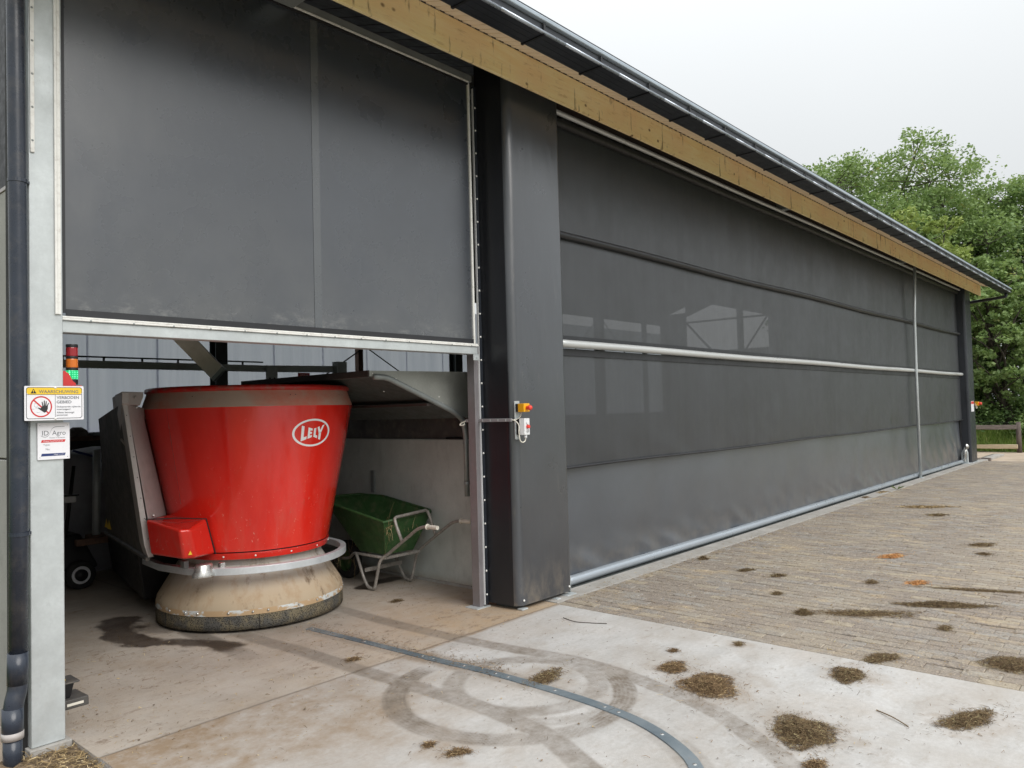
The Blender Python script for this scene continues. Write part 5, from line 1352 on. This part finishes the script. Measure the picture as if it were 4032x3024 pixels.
# ============================================================ TREES
def leaf_mesh(name, centers, radii, per, size, mat, parent, seed, flat=.75):
    g = np.random.default_rng(seed)
    C_ = np.repeat(centers, per, axis=0); R_ = np.repeat(radii, per)
    n = len(C_)
    d = g.normal(size=(n, 3)); d /= np.linalg.norm(d, axis=1)[:, None]
    rad = R_ * g.random(n) ** .45
    P = C_ + d * rad[:, None] * np.array([1, 1, flat])
    s = size * (.6 + .8 * g.random(n))
    a = g.normal(size=(n, 3)); a[:, 2] *= .55; a /= np.linalg.norm(a, axis=1)[:, None]
    b = np.cross(a, d + .8 * g.normal(size=(n, 3))); b /= np.linalg.norm(b, axis=1)[:, None]
    v0 = P - a * s[:, None] * .5; v1 = P + b * s[:, None] * .30 - a * s[:, None] * .05; v2 = P + a * s[:, None] * .5; v3 = P - b * s[:, None] * .30 + a * s[:, None] * .05
    V = np.stack([v0, v1, v2, v3], 1).reshape(-1, 3) - np.array(world_loc(parent))
    me = bpy.data.meshes.new(name); me.vertices.add(4 * n); me.vertices.foreach_set('co', V.ravel())
    me.loops.add(4 * n); me.loops.foreach_set('vertex_index', np.arange(4 * n)); me.polygons.add(n); me.polygons.foreach_set('loop_start', np.arange(n) * 4)
    me.update(calc_edges=True)
    cl = np.repeat(g.random(len(centers)), per) * .45 + g.random(n) * .55
    at = me.attributes.new('rnd', 'FLOAT', 'FACE'); at.data.foreach_set('value', cl.astype(np.float32))
    me.materials.append(mat)
    o = bpy.data.objects.new(name, me); COL.objects.link(o); o.parent = parent
    return o
def tree(x, y, H, R, zc0, mat, label, seed, nb=46, per=34, size=.26, group='trees behind the shed', name='oak_tree', sub=15, cl=.62):
    g = np.random.default_rng(seed)
    root = empty(name, (x, y, -.05), label, 'tree', group)
    m = MB()
    lean = g.normal(size=2) * .3
    tr = [(x, y, -.1), (x + lean[0] * .3, y + lean[1] * .3, H * .25), (x + lean[0] * .7, y + lean[1] * .7, H * .5), (x + lean[0], y + lean[1], H * .70)]
    sp_ = smooth_path(tr, 6); r0 = .028 * H
    m.tube(sp_, r0, 10, rad=[r0 * (1 - .88 * i / (len(sp_) - 1)) for i in range(len(sp_))])
    cen = []; rr_ = []
    zc = zc0 + (H - zc0) * .46; hz = (H - zc0) * .54
    nl = max(16, int(nb * .62))
    for k in range(nl):
        # lobes spread over an uneven ovoid crown, golden-angle layout with jitter
        v = 1 - 2 * (k + .5) / nl; th = k * 2.39996 + g.random() * .5
        q = math.sqrt(max(0, 1 - v * v)); rs = (.60 + .24 * g.random()) if k % 4 else (.25 + .2 * g.random())
        if v < -.3: rs *= .9
        lx, ly, lz = x + lean[0] * .6 + R * rs * q * math.cos(th), y + lean[1] * .6 + R * rs * q * math.sin(th), zc + hz * min(rs, .86) * v
        lr = R * (.24 + .13 * g.random())
        f = min(.92, max(.2, (lz / H) * .70)); b0 = sp_[int(f * (len(sp_) - 1))]
        e_ = Vector((lx, ly, lz)); mid = b0.lerp(e_, .5) + Vector((g.normal() * .2, g.normal() * .2, .2))
        bp = smooth_path([b0, mid, e_], 4); rb_ = r0 * (.34 - .15 * f)
        m.tube(bp, rb_, 5, caps=False, rad=[rb_ * (1 - .8 * i / (len(bp) - 1)) for i in range(len(bp))])
        for q_ in range(sub):
            d_ = g.normal(size=3); d_ /= np.linalg.norm(d_); d_[2] = abs(d_[2]) * .9 if g.random() < .7 else d_[2]
            rr0 = lr * (.55 + .62 * g.random() ** .7) * (1.25 if g.random() < .12 else 1)
            c_ = (lx + d_[0] * rr0, ly + d_[1] * rr0, max(.3, lz + d_[2] * rr0 * .85))
            cen.append(c_); rr_.append(cl * R / 3.6 * (.42 + .5 * g.random()))
            if q_ % 3 == 0: m.tube([e_, Vector(c_)], .014, 4, caps=False)
    m.build('trunk', M['bark'], root, smooth=True)
    leaf_mesh('crown', np.array(cen), np.array(rr_), per, size, mat, root, seed + 1)
    return root
tree(34.5, 10.1, 12.9, 4.5, 3.2, M['leafa'], 'tallest broad oak rising behind the end of the eave', 101, nb=78, per=52, sub=22, size=.14)
tree(36.5, 6.5, 12.0, 3.9, 2.5, M['leafa'], 'green oak right of the tallest one with tufted top', 111, nb=66, per=52, sub=22, size=.14)
tree(37.5, 3.4, 11.2, 3.8, 2.0, M['leafc'], 'dark green tree at the right edge of the grove', 121, nb=62, per=50, sub=22, size=.14)
tree(29.5, 6.7, 8.6, 2.1, 2.0, M['leafb'], 'yellow green young oak in front just past the gutter end', 131, nb=52, per=46, size=.13, sub=16, cl=.5)
tree(30.2, 4.5, 7.0, 2.0, 1.0, M['leafa'], 'lower bright oak above the timber fence post', 141, nb=50, per=46, size=.13, sub=16, cl=.5)
tree(35.5, .2, 10.0, 3.2, 1.6, M['leafc'], 'dark tree beyond the right border of the yard', 151, nb=40, per=26)
tree(40, 12.8, 10.5, 3.4, 2, M['leafc'], 'tree hidden mostly behind the shed roof left of the grove', 161, nb=36, per=26)
def bush(x, y, r, h, mat, label, seed, per=52, n=90, size=.12):
    g = np.random.default_rng(seed); root = empty('bush', (x, y, -.05), label, 'bush', 'undergrowth below the oaks')
    m = MB()
    cen = []
    for k in range(n):
        th = g.random() * 2 * PI; v = g.random(); q = math.sqrt(g.random())
        p = (x + r * q * math.cos(th), y + r * q * math.sin(th), .15 + h * v * (1.05 - .5 * q * q))
        cen.append(p)
        if k % 6 == 0: m.tube([(x + g.normal() * .1, y + g.normal() * .1, -.05), p], .02, 4, caps=False)
    m.build('stem', M['bark'], root)
    leaf_mesh('crown', np.array(cen), np.full(n, .42), per, size, mat, root, seed)
bush(30.2, 6.2, 1.6, 3.6, M['leafc'], 'dark bush filling the gap beside the shed corner', 201, n=150)
bush(31.0, 4.6, 1.7, 3.4, M['leafc'], 'dark shaded bush behind the fence rails', 202, n=150)
bush(31.0, 3.1, 1.5, 2.8, M['leafa'], 'green bush right of the fence post', 203, n=130)
bush(32.5, 8.2, 1.9, 3.6, M['leafc'], 'bush hidden behind the far shed corner', 204, n=110)
bush(32.0, 1.4, 1.8, 3.0, M['leafc'], 'dark bush outside the right border', 205, n=110)
bush(28.9, 3.3, .8, .9, M['leafa'], 'low leafy weed clump beyond the fence post', 206, n=60, size=.12)

# grass verge behind the fence
g_ = np.random.default_rng(77)
n = 26000
gx = 26.95 + 3.6 * g_.random(n) ** .8; gy = -1 + 9.5 * g_.random(n)
bank = sstep(26.9, 30.2, gx) * .55
MBk = grid_sheet('grass_bank', 26.85, 33, -4, 12, -.04, .25, lambda X, Y: {}, M['grassland'], relief=lambda X, Y: sstep(26.9, 30.2, X) * .55 + (vnoise(X, Y, .8, 9) - .5) * .12)
h_ = (.10 + .22 * g_.random(n)) * (.6 + .8 * vnoise(gx, gy, .9, 55)); an = g_.random(n) * 2 * PI; wd = .012 + .012 * g_.random(n)
ld = g_.normal(size=(n, 2)) * .08
V = np.zeros((n, 3, 3)); base = np.stack([gx, gy, bank - .05 + (vnoise(gx, gy, .8, 9) - .5) * .12], 1)
V[:, 0] = base + np.stack([np.cos(an) * wd, np.sin(an) * wd, 0 * an], 1); V[:, 1] = base - np.stack([np.cos(an) * wd, np.sin(an) * wd, 0 * an], 1)
V[:, 2] = base + np.stack([ld[:, 0], ld[:, 1], h_], 1)
def tri_stuff(name, V, rnd, mat, parent=None, kind='stuff', loc=None):
    n = len(V); k = V.shape[1]; me = bpy.data.meshes.new(name)
    P = V.reshape(-1, 3)
    if loc is not None: P = P - np.array(loc)
    me.vertices.add(n * k); me.vertices.foreach_set('co', P.ravel())
    me.loops.add(k * n); me.loops.foreach_set('vertex_index', np.arange(k * n)); me.polygons.add(n); me.polygons.foreach_set('loop_start', np.arange(n) * k)
    me.update(calc_edges=True)
    at = me.attributes.new('rnd', 'FLOAT', 'FACE'); at.data.foreach_set('value', rnd.astype(np.float32)); me.materials.append(mat)
    o = bpy.data.objects.new(name, me); COL.objects.link(o)
    if parent: o.parent = parent
    if loc is not None: o.location = loc
    if kind: o['kind'] = kind
    return o
o = tri_stuff('grass', V, g_.random(n), M['grass']); tag(o, 'rough green grass on the bank behind the fence', 'grass')
# small weed at the kerb
wv_ = empty('kerb_weed', (14.8, 4.0, 0), 'tiny green weed growing at the concrete strip edge', 'weed')
m = MB(); rr = random.Random(3)
for k in range(16):
    a = rr.random() * 6.28; r = .04 + .05 * rr.random(); m.add([(14.8, 3.985, 0), (14.8 + r * math.cos(a) - .01, 3.985 + r * math.sin(a), .05), (14.8 + r * 1.6 * math.cos(a), 3.985 + r * 1.6 * math.sin(a), .03 + .05 * rr.random()), (14.8 + r * math.cos(a) + .012, 3.985 + r * math.sin(a) + .01, .04)], [(0, 1, 2, 3)], rr.random())
m.build('leaves', M['grass'], wv_)

# ============================================================ FENCE
fe = empty('timber_fence', (26.8, 4.4, 0), 'low two-rail timber fence between yard and green bank', 'fence')
def jit(x0, x1, y0, y1, z0, z1, s, m_, nm, par, e=.008, n=8):
    r_ = random.Random(s); m = MB(); vs = []
    for i in range(n + 1):
        y = y0 + (y1 - y0) * i / n
        for (x, z) in ((x0, z0), (x1, z0), (x1, z1), (x0, z1)): vs.append((x + r_.uniform(-e, e), y, z + r_.uniform(-e, e)))
    m.add(vs, [(i * 4 + a, i * 4 + (a + 1) % 4, (i + 1) * 4 + (a + 1) % 4, (i + 1) * 4 + a) for i in range(n) for a in range(4)] + [(3, 2, 1, 0), (4 * n, 4 * n + 1, 4 * n + 2, 4 * n + 3)])
    return m.build(nm, m_, par, bevel=.006)
jit(26.62, 26.68, 3.86, 7.6, .645, .775, 1, M['oldwood'], 'top_rail', fe)
jit(26.60, 26.65, 3.84, 7.6, .075, .195, 2, M['newwood'], 'bottom_rail', fe, .012)
MB().tube([(26.74, 3.82, -.05), (26.74, 3.82, .40), (26.745, 3.82, .86)], .07, 12, rad=[.072, .068, .06]).build('post', M['woodpost'], fe, smooth=True)
MB().tube([(26.74, 6.9, -.05), (26.745, 6.9, .84)], .07, 12).build('post', M['woodpost'], fe, smooth=True)
MB().tube([(26.74, 3.82, .84), (26.74, 7.6, .83)], .004, 5).build('wire', M['black'], fe)
wd1 = jit(22.85, 22.95, 4.12, 4.42, -.04, .035, 5, M['oldwood'], 'timber_offcut', None, .004, 3); tag(wd1, 'short weathered board piece lying at the foot of the far column', 'board', 'timber offcuts')
wd2 = jit(22.98, 23.1, 3.92, 4.18, -.04, .04, 6, M['oldwood'], 'timber_offcut', None, .004, 3); tag(wd2, 'second board piece lying right of the first on the sand', 'board', 'timber offcuts')

# ============================================================ STRAW AND SILAGE
def fibres(n, px, py, pz, g, L0, L1, w, tilt=.35):
    """thin curved ribbons: two quads each"""
    an = g.random(n) * 2 * PI; L = L0 + (L1 - L0) * g.random(n) ** 2; tz = g.normal(size=n) * tilt; cur = g.normal(size=n) * .9
    d0 = np.stack([np.cos(an), np.sin(an), tz], 1); d1 = np.stack([np.cos(an + cur), np.sin(an + cur), tz - .5 * np.abs(g.normal(size=n)) * tilt], 1)
    P0 = np.stack([px, py, pz], 1); P1 = P0 + d0 * (L / 2)[:, None]; P2 = P1 + d1 * (L / 2)[:, None]
    P1[:, 2] += .15 * L
    for P in (P0, P1, P2): P[:, 2] = np.maximum(P[:, 2], .003)
    s = np.stack([-np.sin(an), np.cos(an), g.normal(size=n) * .5], 1) * (w / 2)
    A = np.stack([P0 - s, P0 + s, P1 + s, P1 - s], 1); B = np.stack([P1 - s, P1 + s, P2 + s * .5, P2 - s * .5], 1)
    r = g.random(n)
    return np.concatenate([A, B]), np.concatenate([r, r])
clumpno = [0]
def clump(x, y, rx, ry, h, n, mat, label, rot=0.0, L=(.012, .05), w=.0016, spread=1.35, name='silage_clump'):
    clumpno[0] += 1
    g = np.random.default_rng(500 + clumpno[0])
    rho = g.random(n) ** .62 * spread; rho = np.where(g.random(n) < .10, rho * (1.2 + 1.6 * g.random(n) ** 2), rho); th = g.random(n) * 2 * PI
    wob = 1 + .13 * np.sin(th * 3 + clumpno[0]) + .08 * np.sin(th * 5 + 2 * clumpno[0])
    u = rho * np.cos(th) * rx * wob; v = rho * np.sin(th) * ry * wob
    c, s_ = math.cos(rot), math.sin(rot)
    X = x + u * c - v * s_; Y = y + u * s_ + v * c
    hh = h * np.clip(1 - rho ** 2, 0, 1) * (.55 + .9 * vnoise(X, Y, 22, clumpno[0])) * g.random(n) ** .35
    V, r = fibres(n, X, Y, .003 + hh * .8, g, L[0], L[1], w, .09)
    # matted body so that the ground does not show through the middle
    m = MB(); vs = [(x, y, h * .62)]; K = 30
    for j, q in enumerate((.3, .58, .8, .97)):
        for k in range(K):
            a = 2 * PI * k / K; wb_ = 1 + .13 * math.sin(a * 3 + clumpno[0]) + .08 * math.sin(a * 5 + 2 * clumpno[0]); qq = q * wb_ * (.88 + .2 * g.random())
            uu, vv = qq * math.cos(a) * rx, qq * math.sin(a) * ry
            vs.append((x + uu * c - vv * s_, y + uu * s_ + vv * c, (h * .6 * (1 - q ** 2) * (.6 + .7 * g.random())) if j < 3 else .0015))
    V2 = [];
    fs_ = [(0, 1 + k, 1 + (k + 1) % K) for k in range(K)]
    for j in range(3):
        for k in range(K):
            a = 1 + j * K + k; b = 1 + j * K + (k + 1) % K; fs_ += [(a, a + K, b + K), (a, b + K, b)]
    T3 = np.array([[vs[i] for i in f] for f in fs_])
    T4 = np.concatenate([T3, T3[:, 2:3]], 1); T4[:, 3] = (T4[:, 2] + T4[:, 0]) / 2
    Vall = np.concatenate([V, T4]); rall = np.concatenate([r, g.random(len(T4)) * .45])
    o = tri_stuff(name, Vall, rall, mat, None, None, (x, y, 0))
    tag(o, label, 'clump', 'clumps of silage dropped on the yard')
    return o
SG, SB, SP = M['strawg'], M['straw'], M['strawp']
clump(4.456, 2.597, .028, .022, .016, 260, SB, 'smallest brown tuft near the pavement edge on the concrete')
clump(4.171, 2.434, .085, .06, .018, 1500, SB, 'flat brown clump touching the big brown one from behind', .3)
clump(4.028, 2.124, .145, .115, .030, 5200, SB, 'large reddish brown clump in the middle of the concrete', .5)
clump(4.835, 2.32, .035, .02, .010, 300, SG, 'small dark tuft right beside the brick edge', .3)
clump(4.661, 1.567, .105, .065, .028, 2400, SG, 'dark compact clump on concrete near the right brick edge', .2)
clump(3.729, 1.476, .140, .105, .038, 5200, SG, 'largest dark clump nearest the bottom edge right of the steel strip', .4)
clump(4.361, .897, .145, .055, .022, 2800, SG, 'elongated dark clump low at the right on the concrete', -.35)
clump(3.419, 1.301, .045, .03, .020, 700, SB, 'half cut brown clump at the bottom edge of the photo')
clump(5.409, .871, .12, .11, .03, 2800, SG, 'brown clump on the bricks at the right photo edge', .3)
clump(5.087, 1.503, .10, .05, .018, 1500, SG, 'olive clump lying over the seam of bricks and concrete', -.4)
clump(5.826, 2.264, .045, .045, .045, 1300, SG, 'small tall dark lump standing on the bricks')
clump(6.08, 1.90, .26, .07, .012, 2600, SG, 'long thin smear of olive silage on the bricks', -1.0, spread=1.6)
clump(6.65, 1.50, .27, .06, .038, 3600, SG, 'long dark ridge of silage on the right bricks', -1.05, spread=1.3)
clump(6.005, 1.347, .06, .03, .014, 500, SG, 'little dark tuft below the long dark ridge')
clump(6.953, 2.924, .06, .035, .022, 700, SG, 'dark small clump on bricks close to the curtain, right of an olive one', -.5)
clump(7.019, 3.264, .075, .04, .014, 700, SG, 'olive thin clump on bricks nearest the tarpaulin, left of a dark one', -.4)
clump(7.286, 3.857, .04, .035, .045, 700, SG, 'single dark lump beside the concrete strip of the curtain')
clump(6.301, 2.664, .045, .03, .018, 450, SG, 'olive tuft between the tall lump and the curtain strip')
clump(7.154, 2.165, .06, .04, .012, 500, SG, 'faint tuft in the middle of the bricks')
clump(9.62, 1.756, .12, .07, .02, 700, SG, 'distant olive clump far right on the bricks', -.4, w=.003)
clump(11.784, 2.672, .13, .08, .02, 600, SG, 'distant clump behind the orange crumbs', -.4, w=.004)
clump(9.057, 1.64, .06, .05, .02, 300, SG, 'distant little tuft far right', w=.003)
clump(13.345, 4.08, .09, .05, .02, 350, SB, 'brown tuft against the far concrete strip', w=.004)
clump(14.24, 4.07, .18, .06, .015, 500, SP, 'pale straw tuft at the far concrete strip', w=.005)
clump(7.35, 1.35, .34, .035, .012, 1500, SG, 'thin far streak of silage leaving the right photo edge', -1.25, spread=1.5)
clump(3.56, 2.95, .115, .05, .012, 1700, SG, 'olive straw clump beside the steel strip within the tyre rings', .15, spread=1.5)
clump(2.507, 2.81, .028, .02, .012, 260, SB, 'small tuft left of its bigger twin at the bottom centre')
clump(2.536, 2.639, .048, .025, .02, 520, SB, 'torn tuft at bottom centre right of a smaller one', -.5)
clump(4.244, 5.127, .042, .03, .016, 420, SG, 'dark tuft on the barn floor in front of the wheelbarrow')
clump(3.07, 4.16, .045, .03, .010, 320, SB, 'thin tuft on the floor left of the steel strip start')
clump(8.461, 2.358, .13, .06, .012, 700, M['orange'], 'orange crumbly feed patch on the bricks', -.3, w=.004)
clump(7.35, 1.85, .09, .05, .008, 350, M['orange'], 'second orange feed patch nearer than the first', -.3, w=.004)
clump(12.6, 3.0, .30, .12, .008, 900, SP, 'wide yellowish straw patch far along the bricks', -1.0, w=.006)
# straw stuck on the barrow and wheel
g_ = np.random.default_rng(9)
def hang(x, y, z, n, sx_, sz_, label):
    V, r = fibres(n, x + g_.normal(size=n) * sx_, y + g_.normal(size=n) * .02, z + g_.normal(size=n) * sz_, g_, .03, .09, .0025, 1.6)
    o = tri_stuff('straw_wisp', V, r * .9 + .1, SP, None, None); tag(o, label, 'straw', 'wisps of straw on the barrow'); return o
hang(4.34, 5.34, .58, 26, .012, .035, 'straw wisp hanging from the near corner of the green tray')
hang(4.56, 6.12, .20, 60, .035, .05, 'straw wad caught beside the barrow wheel')
hang(4.43, 6.20, .22, 16, .02, .04, 'few straws caught left of the barrow wheel')
hang(4.62, 5.36, .55, 8, .03, .02, 'few straws stuck below the barrow hoop')
# loose litter
def litter(name, n, fx, fy, mat, L, w, label, zf=lambda X, Y: 0.0):
    X = fx(n); Y = fy(n); V, r = fibres(n, X, Y, np.full(n, .0035), g_, L[0], L[1], w, .06); o = tri_stuff(name, V, r, mat); tag(o, label, 'straw litter'); return o
U = lambda a, b: (lambda n: a + (b - a) * g_.random(n))
litter('loose_straw', 620, U(1.5, 4.9), U(.4, 3.9), SB, (.01, .045), .0018, 'loose dark fibres scattered over the light concrete')
litter('loose_straw', 900, U(1.45, 3.3), U(3.2, 6.2), SP, (.008, .04), .002, 'loose pale straw scattered over the dirty barn floor')
litter('loose_straw', 700, U(1.45, 4.9), U(3.6, 6.5), SB, (.01, .05), .002, 'dark bits scattered over the barn floor')
litter('loose_straw', 7000, U(5.0, 15), U(-.5, 3.95), SP, (.008, .04), .003, 'pale chaff scattered over the brick pavement')
litter('loose_straw', 2600, U(5.0, 12), U(-.5, 3.95), SG, (.01, .05), .003, 'dark chaff scattered over the brick pavement')
litter('loose_straw', 500, U(5.2, 9), U(3.85, 4.1), SP, (.01, .05), .003, 'straw gathered along the curtain strip')
gg = np.array(GUIDE)
k = g_.integers(0, 46, 1500); X = gg[k % len(gg), 0] + g_.normal(size=1500) * .07 + .05; Y = gg[k % len(gg), 1] + g_.normal(size=1500) * .07
sel = Y > 3.2; V, r = fibres(int(sel.sum()), X[sel], Y[sel], np.full(int(sel.sum()), .0045), g_, .01, .05, .002, .1)
o = tri_stuff('loose_straw', V, r, SB); tag(o, 'brown fibres banked along the steel guide strip', 'straw litter')
n = 900; X = 1.3 + .25 * g_.random(n) * 1.0 - .1; Y = 3.55 + .75 * g_.random(n)
V, r = fibres(n, X, Y, -.02 + .03 * g_.random(n), g_, .02, .09, .003, .3)
V[:, :, 2] -= .02
o = tri_stuff('loose_straw', V, r, SP); tag(o, 'coarse straw in the soil corner at the foot of the post', 'straw litter')
tw = MB().tube(smooth_path([(4.66, 3.66, .004), (4.62, 3.52, .006), (4.66, 3.42, .004), (4.72, 3.30, .004)], 5), .0028, 5).build('twig', M['bark']); tag(tw, 'thin dark twig lying on the concrete near the corner column', 'twig')
tw = MB().tube(smooth_path([(4.22, 1.28, .004), (4.15, 1.18, .012), (4.10, 1.10, .004)], 5), .003, 5).build('twig', M['strawp']); tag(tw, 'pale bent straw stalk right of the largest dark clump', 'stalk')
# pebbles and crumbs
n = 420; X = 1.5 + 3.4 * g_.random(n); Y = .6 + 5.2 * g_.random(n); s_ = .002 + .005 * g_.random(n) ** 2
V = np.zeros((n, 4, 3)); a = g_.random(n) * 6.28
for q in range(4): V[:, q, 0] = X + s_ * np.cos(a + q * 1.57) * 1.3; V[:, q, 1] = Y + s_ * np.sin(a + q * 1.57); V[:, q, 2] = .004 + (.003 if q % 2 else 0)
o = tri_stuff('crumbs', V, g_.random(n), SB); tag(o, 'dark crumbs and pale grains scattered on the concrete', 'crumbs')
